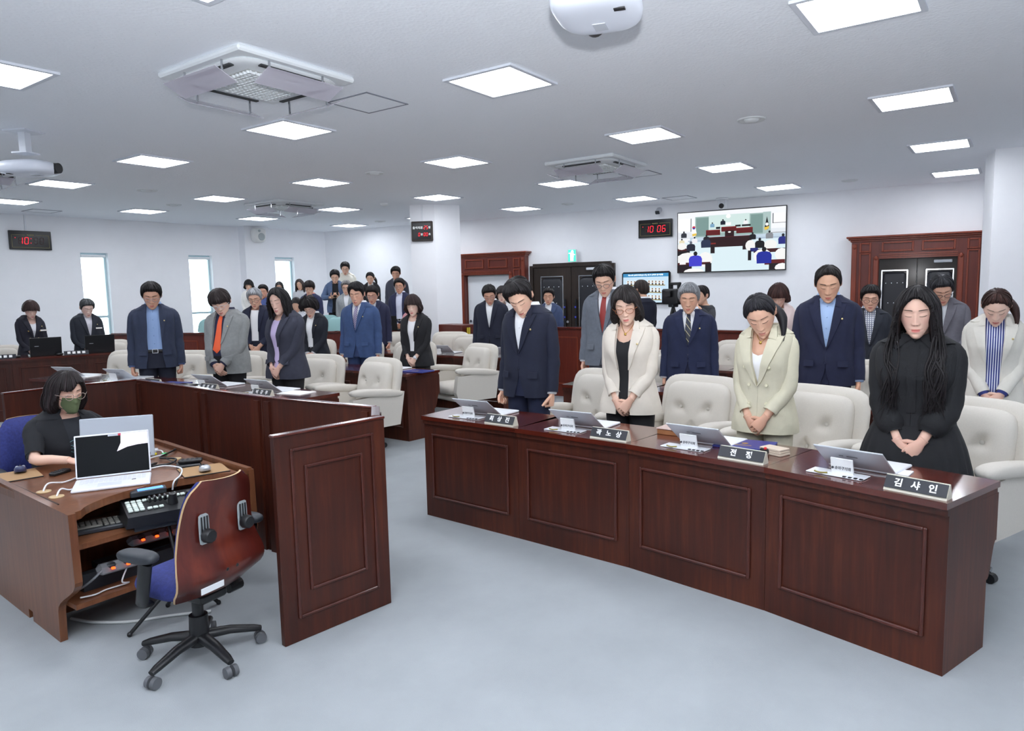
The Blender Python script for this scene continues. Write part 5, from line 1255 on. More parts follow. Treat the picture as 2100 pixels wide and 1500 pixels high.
def person(lab, x, y, ztop, face, fz=0., sex='m', w=1., belly=0., bow=28., yaw=0., roll=0., hair='short', hcol=(26, 23, 24), hlen=1., hside=1., hpart=0., hfr=0., hw=1., skin=(226, 182, 156),
           jacket=(34, 42, 72), jvar=.10, open_=False, gap=.03, zb=1.08, lapel=.075, hem=.79, btn=None, dbl=False, closed=False, lapc=None, flare=0.,
           shirt=(240, 242, 246), smat=None, neck='dress', drop=.0, collar=None, tie=None, tmat=None,
           pants=(30, 32, 44), arms='sides', cuff=True, glasses=None, pin=True, lod=1, watch=None, lips=(176, 88, 84), necklace=None, skirt=None, sleeve=True, legs=True, waist=.99, seated=False, flaps=True, clx=0., cly=0., scale=None, mask=None, group='standing council members', brow=1.):
    fem = sex == 'f'; T = Torso(sex, w, belly); seed = int(abs(x*131+y*977)*10) % 99991; r = np.random.RandomState(seed)
    be = math.radians(bow)
    Rp = np.array(((math.cos(be), 0, math.sin(be)), (0, 1, 0), (-math.sin(be), 0, math.cos(be))))
    ya = math.radians(yaw); Ry = np.array(((math.cos(ya), -math.sin(ya), 0), (math.sin(ya), math.cos(ya), 0), (0, 0, 1)))
    ro = math.radians(roll); Rr = np.array(((1, 0, 0), (0, math.cos(ro), -math.sin(ro)), (0, math.sin(ro), math.cos(ro))))
    HK = 1.10 if fem else 1.12
    Rh = Rp@Ry@Rr*HK; N_ = np.array((-.012, 0, 1.452)); Hc = N_+Rp@np.array((.032, 0, .150))
    top = Hc[2]+HK*(math.hypot(.095*math.sin(be), .114*math.cos(be))+HT[hair][0]*.9)
    S = scale or (ztop-fz)/top
    root = thing('person', lab, 'person', (x, y, fz if not seated else 0), math.radians(face), group)
    Sm = Matrix.Translation((0, 0, (ztop-top*S) if seated else 0))@Matrix.Scale(S, 4)
    def fin(mb, name, mat, parent=root, smooth=True, auto=None): return mb.xf(Sm).build(name, mat, parent, smooth=smooth, auto=auto)
    sk = np.array([lin(v) for v in skin])
    # ---- arms first (used by sleeves and body)
    sa = float(T.abx(1.36)[0]); AR = {}
    for sd in (-1, 1):
        Sh = np.array((-.014, sd*(sa-.036), 1.345))
        if arms == 'sides': Wt = (.035, sd*(sa+.035), .815); pole = (-1, sd*.5, 0); hd = ((.10, 0, -1), (.15, -sd, 0), (1, 0, 0), 74)
        elif arms == 'clasp':
            bf = float(T.abx(.93)[1])+clx
            Wt = (bf+(.045 if sd > 0 else .028), sd*(.058 if sd > 0 else .05)+cly, .905 if sd > 0 else .895); pole = (-.75, sd*1.0, -.15)
            hd = ((.06, -sd*.62, -.78), (-1, 0, .05), (0, -sd*.8, .6), 30 if sd > 0 else 24)
        elif arms == 'phone': Wt = (.30, sd*.075, 1.115); pole = (-.4, sd, -.5); hd = ((.55, -sd*.55, .35), (.2, -sd*.6, .75), (.6, 0, .8), 42)
        elif arms == 'type':
            Wt = (.36, sd*.22, 1.205) if sd > 0 else (.40, -.20, 1.205); pole = (-.3, sd*1., -.5); hd = ((.9, -sd*.25, -.12), (0, 0, -1), (0, -sd, 0), 22)
        elif arms == 'camera': Wt = (.24, sd*.12, 1.42); pole = (0, sd, -.8); hd = ((.7, -sd*.5, .4), (0, -sd, 0), (0, 0, 1), 50)
        Lu, Lf = (.285, .25) if not fem else (.270, .235)
        El_, Wr = ik(Sh, Wt, Lu, Lf, pole); AR[sd] = (Sh, El_, Wr, hd)
    # ---- body: one mesh
    mb = MB(); nu, nv = ((96, 80) if lod > 1 else (64, 52) if lod else (40, 34))
    tt = np.linspace(-1, 1, nu, endpoint=False); ph = PI*(.42*tt+.58*tt**3); ts = np.linspace(0.02, 1, nv)
    # rows packed round eyes to chin
    dens = np.interp(np.linspace(0, PI, 400), [0, .9, 1.15, 2.5, 2.8, PI], [1, 1, 3.2, 3.2, 1.2, 1]); cd_ = np.cumsum(dens); cd_ /= cd_[-1]
    th = np.interp(np.linspace(.004, .996, nv), cd_, np.linspace(0, PI, 400))
    TH, PH = np.meshgrid(th, ph, indexing='ij'); X, Y, Z, fr = head_surf(TH, PH, fem, hw)
    P = np.stack([X, Y, Z], -1)@Rh.T+Hc
    C = np.tile(sk, P.shape[:2]+(1,))
    lp = np.array([lin(v) for v in lips]); ml = fr*sm((.021-np.abs(Y))/.006)*sm((.0085+.001-np.abs(Z+.0655)-.12*np.abs(Y))/.004); C = C+(lp-C)*(ml*.85)[..., None]
    ck = fr*np.exp(-((np.abs(Y)-.042)/.02)**2-((Z+.025)/.02)**2); C = C*(1-np.stack([0*ck, .10*ck, .09*ck], -1))
    ns = fr*np.exp(-((np.abs(Y)-.0065)/.004)**2-((Z+.041)/.003)**2); C = C*(1-.6*ns[..., None])
    mb.grid(P, cv=True, col=C)
    mb.add(P[0], [tuple(range(nu))], 0, sk); mb.add(P[-1], [tuple(range(nu))[::-1]], 0, sk)
    if hair not in HANG and hair != 'curl':
        for sd in (-1, 1):
            E_ = []
            for k, (ex, r1, r2) in enumerate(((-.004, .018, .030), (.006, .021, .033), (.016, .020, .031), (.020, .012, .022))):
                a = np.linspace(0, 2*PI, 14, endpoint=False)
                E_.append(np.stack([-.012-ex*.6+np.cos(a)*r1*(1-.25*(np.sin(a) < 0)), sd*(.068*hw+ex)+0*a, .0+np.sin(a)*r2], -1)@Rh.T+Hc)
            E_.append(np.tile(E_[-1].mean(0)+np.array((0, -sd*.006, 0)), (14, 1)))
            mb.grid(np.array(E_), cv=True, col=sk*np.array((1, .93, .92)), flip=sd < 0)
    nr_ = .050 if fem else .058
    base = np.array((-.022, 0, 1.40)); hb = Hc+Rh@np.array((-.022, 0, -.05))
    mb.tube(catmull([base, (base+hb)/2+np.array((-.006, 0, 0)), hb], 5), [nr_*v for v in np.linspace(1.22, .98, 11)], 18, col=sk*np.array((.98, .95, .94)))
    zs = np.linspace(.82, 1.47, 16); pf = np.linspace(-PI, PI, 28, endpoint=False)
    mb.grid(np.array([T.ring(np.full(28, z), pf, -.010) for z in zs]), cv=True, col=sk)
    hsc = .92 if fem else 1.04
    for sd in (-1, 1):
        Sh, El_, Wr, hd = AR[sd]
        mb.tube(catmull([Sh+np.array((0, -sd*.03, .01)), Sh+(El_-Sh)*.45, El_, El_+(Wr-El_)*.5, Wr], 4), np.interp(np.linspace(0, 1, 17), [0, .45, .55, 1], [.044, .042, .038, .027])*(1 if not fem else .9), 10, col=sk)
        hand(mb, Wr+(Wr-El_)/np.linalg.norm(Wr-El_)*.005, hd[0], hd[1], hd[2], hd[3], hsc, col=sk*np.array((.99, .94, .93)))
    if legs:
        for sd in (-1, 1): mb.tube([(0, sd*.085, .86), (.0, sd*.09, .48), (-.01, sd*.095, .06)], [.07, .05, .035], 8, col=sk)
    if lod:
        # closed lids, brows
        for sd in (-1, 1):
            yy = np.linspace(.015, .047, 9)*1.; zl = .0012+9*(yy-.031)**2-.0016
            Q = head_inv(sd*yy, zl, fem, hw)+np.array((.0010, 0, 0)); mb.tube(Q@Rh.T+Hc, np.r_[.0005, np.full(7, .0012 if fem else .0010), .0005], 5, mi=1, col=sk*.1)
            yy = np.linspace(.012, .050, 9); tb = (yy-.012)/.038; zb_ = .0305+.0030*np.sin(tb*PI*.9)-.0035*tb
            Q = head_inv(sd*yy, zb_, fem, hw)+np.array((.0004, 0, 0)); mb.tube(Q@Rh.T+Hc, [(v*brow, .0012) for v in np.r_[.0014, np.linspace(.0032, .0022, 7), .0008]*(1. if not fem else .75)], 6, mi=1, col=sk*.1, flat=Rh@np.array((0, 0, 1.)))
    fin(mb, 'body', [SKIN, DARKLINE])
    # ---- hair
    mb = hair_mesh(MB(), hair, fem, Rh, Hc, lod, seed, hw, hlen, hpart, hfr, hside)
    ho = fin(mb, 'hair', [hair_mat(hcol), hair_mat(tuple(min(255, int(v*1.25+8)) for v in hcol))])
    if hair == 'pony':
        q0 = Hc+Rh@np.array((-.10, .02, .0)); q = [Hc+Rh@np.array((-.085, 0, .01)), q0, np.array((q0[0]+.01, .095, q0[2]-.07)), np.array((q0[0]+.03, .125, q0[2]-.15)), np.array((q0[0]+.05, .13, q0[2]-.24))]
        fin(MB().tube(catmull(q, 5), np.interp(np.linspace(0, 1, 21), [0, .25, .6, 1], [.020, .034, .030, .006]), 10), 'ponytail', hair_mat(hcol), ho)
    if hair == 'long' and lod > 1:
        m_ = MB()
        for k in range(150):
            sd = -1 if (k % 6) else 1; a0 = math.radians(r.uniform(58, 110))*(-sd)
            p0 = np.array((.09*math.cos(a0), .098*math.sin(a0), -.02+r.uniform(-.06, .02)))@Rh.T+Hc
            fw_ = r.uniform(.02, .10); p1 = np.array((.07+fw_*.6, -sd*r.uniform(.07, .145), 1.36)); p2 = np.array((.12+fw_*.5, -sd*r.uniform(.06, .16), 1.24)); p3 = np.array((.15+r.uniform(-.01, .02), -sd*r.uniform(.05, .16), r.uniform(1.0, 1.12)))
            m_.tube(catmull([p0, p1, p2, p3], 6)+np.outer(np.sin(np.linspace(0, 9, 19)+r.rand()*6)*np.linspace(0, .012, 19), (0, 1, 0)), np.outer(np.interp(np.linspace(0, 1, 19), [0, .3, .8, 1], [.006, .010, .008, .001])*r.uniform(.35, .75), (.5, 1)), 6, flat=(1, 0, .2))
        tag(fin(m_, 'hair_locks', hair_mat(hcol), ho), kind='stuff')
    if mask:
        zz = np.linspace(-.008, -.122, 15); G = []
        for z in zz:
            hwz = np.interp(z, [-.122, -.10, -.05, -.008], [.026, .046, .060, .058]); yy = np.linspace(-hwz, hwz, 19)
            Q = head_inv(yy, np.full(19, max(z, -.114)), fem, hw); Q[:, 0] += .008+.012*np.exp(-(yy/.02)**2)*(1 if -.10 < z < -.03 else .3); Q[:, 0] -= max(0, -.114-z)*3.5; Q[:, 2] = z
            G.append(Q)
        G = np.array(G); G[:, 1:-1, 0] = (G[:, :-2, 0]+2*G[:, 1:-1, 0]+G[:, 2:, 0])/4; G[1:-1, :, 0] = (G[:-2, :, 0]+2*G[1:-1, :, 0]+G[2:, :, 0])/4
        mo = fin(MB().grid(G@Rh.T+Hc), 'face_mask', M('mask_cloth', mask, .9, bump=.3, bscale=300))
        m_ = MB()
        for sd in (-1, 1):
            for z in (-.025, -.085): a_ = head_inv(np.array([sd*.056]), np.array([z]), fem, hw)[0]; m_.tube(np.array([a_+(.008, 0, 0), (.02, sd*.078*hw, z*.7), (-.012, sd*.080*hw, -.01)])@Rh.T+Hc, .0022, 5)
        fin(m_, 'ear_loop', BLACK, mo)
    # ---- shirt
    sm_ = smat or M('cloth_%d_%d_%d' % tuple(shirt), shirt, .8, bump=.2, bscale=300)
    if neck:
        zt_f = {'dress': 1.472, 'band': 1.475, 'crew': 1.415, 'vee': 1.44, 'blouse': 1.45}[neck]
        pf = np.linspace(-PI, PI, 48, endpoint=False); cz = np.maximum(np.cos(pf), 0)
        ztop_ = zt_f+(0 if neck in ('dress', 'band') else .035*(1-cz))-drop*cz**(9 if neck == 'vee' else 3)
        rows = [T.ring(.86+(ztop_-.86)*t, pf, .006+(0*pf)) for t in np.linspace(0, 1, 22)]
        mb = MB().grid(np.array(rows), cv=True)
        so = fin(mb, 'shirt', sm_)
        if neck in ('dress', 'band', 'blouse'):
            m_ = MB(); a0 = T.phi_of(1.47, .012, .012); pp = np.linspace(a0, 2*PI-a0, 34)
            rr = [T.ring(np.full(34, 1.452), pp, .010), T.ring(np.full(34, 1.492), pp, .013), T.ring(np.full(34, 1.505), pp, .012), T.ring(np.full(34, 1.503), pp, .007), T.ring(np.full(34, 1.46), pp, .004)]
            m_.grid(np.array(rr))
            if neck != 'band':
                for sd in (-1, 1):
                    e = .0 if neck == 'dress' else .012
                    a_ = T.front(1.492, sd*.012, .015); b_ = T.front(1.504, sd*.042, .017); c_ = T.front(1.455-e, sd*.064, .020); d_ = T.front(1.418-e, sd*.040, .017)
                    q = np.array([a_, b_, c_, d_]); m_.add(np.r_[q, q-np.array((.004, 0, 0))], [(0, 1, 2, 3)[::sd], (7, 6, 5, 4)[::sd], (0, 4, 5, 1), (1, 5, 6, 2), (2, 6, 7, 3), (3, 7, 4, 0)])
            fin(m_, 'collar', M('cloth_%d_%d_%d' % tuple(collar), collar, .8) if collar else sm_, so, smooth=False)
        if neck in ('dress', 'band', 'blouse') and not tie and lod:
            m_ = MB()
            m_.grid(np.stack([np.stack([T.front(z, y, .0085) for y in (-.016, .016)]) for z in np.linspace(1.46, .92, 12)]))
            for z in np.linspace(1.40, .98, 6): m_.ball(T.front(z, 0, .0105), (.003, .006, .006), 8, 5)
            fin(m_, 'placket', sm_, so)
    if tie:
        tm = tmat or M('tie_%d_%d_%d' % tuple(tie), tie, .5, bump=.2, bscale=400)
        m_ = MB(); zz = np.r_[np.linspace(1.445, 1.06, 10), 1.02]; ww = np.r_[np.linspace(.017, .043, 10), .002]
        G = np.array([[T.front(z, sw*wv, .017-.003*abs(sw)) for sw in (-1, -.5, 0, .5, 1)] for z, wv in zip(zz, ww)]); m_.grid(G); m_.grid(G-np.array((.004, 0, 0)), flip=True)
        k_ = T.front(1.462, 0, .020); m_.box(k_, (.022, .036, .042), ch=.008)
        fin(m_, 'tie', tm)
    # ---- trousers or skirt, shoes
    pm = M('cloth_%d_%d_%d' % tuple(pants), pants, .85, var=.06, scale=30, bump=.2, bscale=300)
    if legs:
        pf = np.linspace(-PI, PI, 30, endpoint=False); m_ = MB()
        if skirt:
            zz = np.linspace(1.04, skirt[0], 16)
            fl_ = lambda z: .012+max(0, 1.0-z)*skirt[1]
            G = []
            for z in zz:
                zc = max(z, .86); R_g = T.ring(np.full(90, zc), np.linspace(-PI, PI, 90, endpoint=False), fl_(z)); aa = np.linspace(-PI, PI, 90, endpoint=False); k = 1+.035*np.sin(aa*22)*sm((1.0-z)/.3); R_g[:, 0] *= k; R_g[:, 1] *= k; R_g[:, 2] = z; G.append(R_g)
            m_.grid(np.array(G), cv=True)
        else:
            m_.grid(np.array([T.ring(np.full(30, max(z, .86)), pf, .010)*np.array((1, 1, 0))+np.array((0, 0, z)) for z in np.linspace(waist, .80, 8)]), cv=True)
            for sd in (-1, 1): m_.tube(catmull([(0, sd*.082, .88), (.004, sd*.09, .70), (.01, sd*.095, .47), (-.005, sd*.10, .24), (-.012, sd*.10, .045)], 3), np.interp(np.linspace(0, 1, 13), [0, .4, 1], [.098*w, .078, .058]), 14)
        fin(m_, 'skirt' if skirt else 'trousers', pm)
        for sd in (-1, 1):
            m_ = MB(); pad(m_, .095, .27, .085, e=2.6, p=3, nr=6, na=24, fr=lambda G, sd=sd: np.stack([G[..., 2]+.05, G[..., 1]+sd*.10, np.maximum(G[..., 0]*(1-.35*np.clip(G[..., 2]/.13, -1, 1)), -.035)+.036], -1))
            fin(m_, 'shoe', M('shoe_black', (24, 22, 24), .35))
    if neck in ('dress', 'band') and not skirt and lod and open_ and not tie:
        m_ = MB(); pf = np.linspace(-PI, PI, 30, endpoint=False); m_.grid(np.array([T.ring(np.full(30, z), pf, o) for z, o in ((1.0, .012), (1.0, .015), (.965, .015), (.965, .012))]), cv=True)
        bl = fin(m_, 'belt', M('belt_leather', (28, 26, 28), .4)); c = T.front(.983, 0, .018); f = MB()
        for q in (-1, 1): f.box(c+np.array((.002, q*.026, 0)), (.006, .006, .042), ch=.002).box(c+np.array((.002, 0, q*.019)), (.006, .052, .006), ch=.002)
        fin(f, 'buckle', SILVER, bl)
    # ---- jacket (or dress top)
    if jacket is None: return root
    jm = M('wool_%d_%d_%d' % tuple(jacket), jacket, .85, var=jvar, scale=26, bump=.35, bscale=360)
    zt = 1.478; O = .020
    def gapf(z):
        if closed: return np.full_like(z, .0005)
        if open_: return gap+(.062-gap)*sm((z-1.0)/.42)+.02*sm((.95-z)/.15)
        g = .0005+(.060-.0005)*np.clip((z-zb)/(1.44-zb), 0, 1)**.85
        return g+(.045*sm((zb-.13-z)/.22) if not dbl else 0)
    zz = np.r_[np.linspace(hem, 1.36, 26), np.linspace(1.38, zt, 8)]; nc = 56 if lod > 1 else 44 if lod else 30
    if closed: zz = np.r_[np.linspace(hem, 1.36, 26), np.linspace(1.38, 1.45, 8)]
    wr = r.rand(6)*6.3
    G = []
    for z in zz:
        zc = max(z, .82); off = O+.022*sm((1.02-z)/.25)*(.4+flare)+(.006 if z > 1.40 else 0)
        g0 = T.phi_of(zc, gapf(np.array([z]))[0], off); p = np.linspace(g0, 2*PI-g0, nc)
        ofv = off+.004*np.sin(p*3+z*9+wr[0])*np.sin(z*14+wr[1])+.0025*np.sin(p*7+z*23+wr[2])
        R_g = T.ring(np.full(nc, zc), p, ofv); R_g[:, 2] = z; G.append(R_g)
    mb = MB().grid(np.array(G))
    # inner facing so the edge reads thick
    Gi = np.array(G); Gi = Gi*np.array((.955, .955, 1)); mb.grid(Gi, flip=True); mb.grid(np.stack([np.array(G)[:, 0], Gi[:, 0]], 1), flip=True); mb.grid(np.stack([np.array(G)[:, -1], Gi[:, -1]], 1)); mb.grid(np.stack([np.array(G)[0], Gi[0]], 1))
    sl_end = {}
    for sd in (-1, 1):
        Sh, El_, Wr, hd = AR[sd]
        p0 = np.array((-.016, sd*(sa-.085), 1.388)); p1 = np.array((-.014, sd*(sa-.022), 1.356)); fd = (Wr-El_)/np.linalg.norm(Wr-El_)
        cut = {True: -.006, False: -.05}[cuff is not False] if sleeve is True else sleeve
        ends_ = [p0, p1, p1+(El_-p1)*.5+np.array((0, sd*.008, 0)), El_, El_+(Wr-El_)*.55, Wr+fd*cut]
        if sleeve not in (True,) and sleeve < -.1: ends_ = [p0, p1, p1+(El_-p1)*.45, p1+(El_-p1)*.92]
        K = catmull(ends_, 5); u = np.linspace(0, 1, len(K))
        rad = np.interp(u, [0, .12, .22, .45, .6, .85, 1], [.036, .060, .066, .061, .058, .051, .049])*(.90 if fem else 1)*(1+.5*(w-1))
        if closed and skirt: rad = np.interp(u, [0, .12, .25, .5, .75, .93, .95, 1], [.036, .062, .070, .074, .080, .060, .044, .042])
        rad = rad*(1+.045*np.sin(u*46+wr[3]+sd)*np.exp(-((u-.6)/.16)**2)+.03*np.sin(u*30+wr[4])*sm((u-.3)*4))
        mb.tube(K, rad, 16, cap=False, flat=(0, sd, .2) if False else None); sl_end[sd] = (K[-1], fd, rad[-1])
        inner = [K[-1], K[-1]-fd*.03]; mb.tube(inner, [rad[-1], rad[-1]*.72], 16, cap=False)
    jo = fin(mb, 'dress_top' if (closed and skirt) else 'jacket', jm)
    if cuff and cuff is not False and sleeve is True:
        cm = sm_ if cuff is True else M('cloth_%d_%d_%d' % tuple(cuff), cuff, .8)
        for sd in (-1, 1):
            k, fd, rd = sl_end[sd]; fin(MB().tube([k-fd*.03, k+fd*.012, k+fd*.014, k-fd*.01], [rd*.80, rd*.80, rd*.70, rd*.66], 16, cap=False), 'shirt_cuff', cm, jo)
    if closed:
        if collar:
            m_ = MB()
            for sd in (-1, 1):
                q = [T.front(1.452, sd*.012, .030), T.front(1.475, sd*.06, .030), T.front(1.43, sd*.115, .034), T.front(1.385, sd*.085, .036)]; q = np.array(q); m_.add(np.r_[q, q-np.array((.006, 0, 0))], [(0, 1, 2, 3)[::sd], (7, 6, 5, 4)[::sd], (0, 4, 5, 1), (1, 5, 6, 2), (2, 6, 7, 3), (3, 7, 4, 0)])
            pp = np.linspace(.75, 2*PI-.75, 26); m_.grid(np.array([T.ring(np.full(26, zq), pp, oq) for zq, oq in ((1.42, .040), (1.475, .028), (1.482, .018), (1.45, .014))]))
            fin(m_, 'collar', jm, jo, smooth=False)
            m_ = MB().grid(np.stack([np.stack([T.front(z, yq, .0245) for yq in (-.022, -.018, .018, .022)]) for z in np.linspace(1.43, 1.05, 14)])); m_.ball(T.front(1.435, 0, .03), .008, 10, 6); fin(m_, 'placket', jm, jo)
        return root
    # lapels, collar, buttons, flaps, pin
    if lapel:
        lm = M('wool_%d_%d_%d' % tuple(lapc), lapc, .7) if lapc else jm
        for sd in (-1, 1):
            zl = np.linspace(zb if not open_ else 1.12, 1.395, 15); t = (zl-zl[0])/(zl[-1]-zl[0]); gi = gapf(zl); lw = lapel*(.06+.94*np.minimum(1, t*1.15)**.8); lw[-1] *= 1.04
            rows = []
            for z, gy, wv, tv in zip(zl, gi, lw, t):
                o0 = O+.004
                rows.append([T.front(z, sd*max(gy-.001, .0), .008), T.front(z, sd*gy, o0+.014), T.front(z+.01*tv, sd*(gy+wv*.5), o0+.016), T.front(z+.022*tv, sd*(gy+wv), o0+.014), T.front(z+.022*tv, sd*(gy+wv), o0-.004)])
            m_ = MB().grid(np.array(rows), flip=sd < 0); 
            m_.grid(np.array([rows[-1], [v-np.array((.008, 0, .002)) for v in rows[-1]]]), flip=sd < 0)
            # collar leaf above the notch
            zl2 = np.linspace(1.402, 1.462, 6); rows = []
            for i, z in enumerate(zl2):
                gy = gapf(np.array([z]))[0]; wv = lapel*(.62 if i else .55)*(1-.1*i); o0 = O+.012
                rows.append([T.front(z, sd*gy, .010), T.front(z, sd*gy, o0+.010), T.front(z-.004, sd*(gy+wv*.5), o0+.011), T.front(z-.012+.004*i, sd*(gy+wv), o0+.009), T.front(z-.012+.004*i, sd*(gy+wv), o0-.006)])
            m_.grid(np.array(rows), flip=sd < 0)
            fin(m_, 'lapel', lm, jo, auto=50)
    a0 = T.phi_of(1.46, .055, O+.01); pp = np.linspace(a0, 2*PI-a0, 34)
    fin(MB().grid(np.array([T.ring(np.full(34, zq), pp, oq) for zq, oq in ((1.425, .032), (1.465, .026), (1.484, .018), (1.484, .011), (1.455, .010))])), 'jacket_collar', M('wool_%d_%d_%d' % tuple(lapc), lapc, .7) if lapc else jm, jo)
    if lod:
        bc = M('button_%d_%d_%d' % tuple(btn), btn, .35) if btn else jm
        zs_ = [(zb, .0)]+([(zb-.11, 0)] if not fem else [])
        if dbl: zs_ = [(zb+.12, -.075), (zb+.12, .075), (zb+.005, -.055), (zb+.005, .055), (zb-.11, -.055), (zb-.11, .055)]
        if open_: zs_ = []
        for z, yq in zs_:
            c = T.front(z, yq, O+.016 if z < .99 else O+.007); fin(MB().lathe([(.002, .002), (.008, .004), (.0105, .003), (.0105, -.004)], 14, axis='x', c=c), 'button', bc, jo)
    if flaps and lod:
        for sd in (-1, 1):
            rows = np.array([[T.front(z, sd*yq, O+o) for yq in np.linspace(.085, .150*min(w, 1.05), 6)] for z, o in ((.985, .010), (.985, .018), (.94, .024), (.938, .012))]); fin(MB().grid(rows, flip=sd > 0), 'pocket_flap', jm, jo, auto=40)
    if pin and lod:
        c = T.front(1.305, .108, O+.022); fin(MB().ball(c, (.004, .008, .008), 10, 6), 'lapel_pin', PINM, jo)
    # ---- accessories
    if glasses:
        m_ = MB(); gm = M('glasses_%d_%d_%d' % tuple(glasses), glasses, .3); 
        for sd in (-1, 1):
            a = np.linspace(0, 2*PI, 19); Q = np.stack([.104-.006*np.abs(np.cos(a)*.9+.2), sd*.033+np.cos(a)*.0245, .001+np.sin(a)*.019], -1); m_.tube(Q@Rh.T+Hc, .0019, 6)
            m_.tube(np.array([(.099, sd*.0575, .006), (.06, sd*.082*hw, .008), (-.01, sd*.084*hw, .006), (-.03, sd*.082*hw, -.012)])@Rh.T+Hc, .0017, 5)
        m_.tube(np.array([(.104, .009, .004), (.108, 0, .006), (.104, -.009, .004)])@Rh.T+Hc, .0018, 5)
        go = fin(m_, 'glasses', gm)
    if necklace:
        Q = [T.front(z, yq, -.004) for z, yq in ((1.462, .05), (1.43, .042), (1.395, .022), (1.375, 0), (1.395, -.022), (1.43, -.042), (1.462, -.05))]
        no = fin(MB().tube(catmull(Q, 4), .0018, 5), 'necklace', GOLD); fin(MB().box(T.front(1.368, 0, .001), (.006, .016, .018), ch=.003), 'pendant', GOLD, no)
    if watch:
        Sh, El_, Wr, hd = AR[1]; fd = (Wr-El_)/np.linalg.norm(Wr-El_); c = Wr+fd*.004; rr_ = .031 if not fem else .028
        wo = fin(MB().tube([c-fd*.012, c-fd*.012, c+fd*.012, c+fd*.012], [rr_*.9, rr_, rr_, rr_*.9], 18, cap=False), 'watch', M('strap_%d_%d_%d' % tuple(watch[0]), watch[0], .5))
        nn = np.array((1., 0, .35)); nn = nn-(nn@fd)*fd; nn /= np.linalg.norm(nn); R = frame_of(tuple(c+nn*.031), tuple(np.cross(fd, nn)), tuple(fd))
        fin(MB().box((0, 0, 0), (.034, .040, .010), ch=.004).xf(R), 'watch_case', SILVER, wo); fin(MB().box((0, 0, .0055), (.028, .033, .002)).xf(R), 'watch_face', M('watch_%d_%d_%d' % tuple(watch[1]), watch[1], .15), wo)
    return root
# ------------------------------------------------------------------ who stands where
NAVY = (26, 30, 50); BLK = (24, 24, 28); CHAR = (44, 46, 54)
WSH = (240, 242, 246)
SMN = stripes('tie_navy_stripes', (40, 44, 60), (200, 190, 150), (0, .8, .6), 26, .5, .88)
SBL = stripes('tie_plum_stripes', (104, 92, 130), (186, 180, 200), (0, .75, .65), 60, .5, .6)
STR = stripes('shirt_blue_stripes', (52, 62, 130), (226, 230, 240), (0, 1, 0), 70, .7, .62)
CHK = stripes('shirt_check', (232, 234, 238), (70, 76, 110), (0, 1, 0), 50, .8, .72, (120, 126, 150))
# front right row
person('young man in a navy suit and open white collar bowing at the front row', 4.60, 3.12, 1.745, 184, bow=42, yaw=14, hair='part', hpart=-30, hfr=4, lod=2, jacket=(25, 30, 50), arms='sides', zb=1.12, shirt=(244, 246, 250), pants=(28, 34, 60), skin=(232, 188, 162))
person('woman in a pale beige blazer with bobbed black hair and tortoiseshell glasses', 4.50, 2.19, 1.665, 186, sex='f', bow=24, yaw=12, hair='bob', hcol=(30, 25, 25), hpart=25, hfr=16, lod=2, jacket=(216, 207, 194), jvar=.03, open_=True, gap=.035, arms='clasp', shirt=BLK, neck='vee', drop=.13, pants=BLK, cuff=False, glasses=(150, 84, 40), necklace=True, hem=.80, skin=(230, 190, 168), w=1.08, flaps=False, flare=.2, lips=(196, 92, 92))
person('woman in a cream double-breasted suit with her dark hair tied in a low ponytail', 4.36, 1.22, 1.595, 176, sex='f', bow=40, yaw=14, hair='pony', hcol=(28, 27, 32), lod=2, jacket=(206, 200, 176), jvar=.03, dbl=True, btn=(226, 220, 190), arms='clasp', shirt=(244, 244, 246), neck='vee', drop=.15, pants=(206, 200, 178), cuff=False, necklace=True, zb=1.10, lapel=.085, hem=.80, skin=(222, 176, 150), pin=False, flaps=False, lips=(176, 104, 96))
person('woman in a long black dress with long wavy black hair and a smart watch', 4.14, .40, 1.628, 178, sex='f', bow=16, yaw=4, hair='long', hcol=(22, 18, 20), hside=.42, lod=2, jacket=(20, 21, 25), jvar=.05, closed=True, collar=True, arms='clasp', neck=None, pants=(20, 21, 25), skirt=(.30, .22), cuff=False, hem=.98, w=1.16, watch=((206, 186, 222), (24, 26, 32)), pin=False, skin=(226, 184, 164), lips=(198, 92, 88))
# second right row
person('tall man in a grey suit with a red tie and round glasses', 6.396, 3.36, 1.885, 190, bow=30, yaw=6, hair='short', jacket=(104, 110, 120), arms='sides', tie=(150, 48, 44), pants=(96, 100, 110), glasses=(90, 90, 96), skin=(224, 180, 156), w=1.04)
person('grey-haired man in a navy suit with a dark striped tie', 6.30, 2.46, 1.68, 196, bow=18, hair='short', hcol=(128, 130, 134), jacket=(27, 35, 66), arms='sides', tie=(50, 54, 66), tmat=SMN, pants=(25, 30, 56), skin=(216, 168, 142), w=1.08, zb=1.14)
person('balding man in a navy suit with an open pale blue shirt', 6.18, 1.24, 1.79, 188, bow=26, yaw=4, hair='bald', hcol=(36, 32, 32), jacket=(28, 33, 60), arms='sides', shirt=(176, 202, 240), pants=(28, 33, 60), skin=(218, 170, 142), w=1.06)
person('woman in a pale beige jacket over a blue striped blouse at the right edge', 6.05, .11, 1.585, 182, sex='f', bow=42, hair='pony', hcol=(50, 30, 26), jacket=(214, 210, 200), jvar=.03, open_=True, gap=.045, arms='clasp', waist=.88, smat=STR, neck='blouse', cuff=(58, 68, 136), pants=(210, 206, 196), skin=(234, 196, 176), flaps=False, lips=(180, 70, 70), w=1.04)
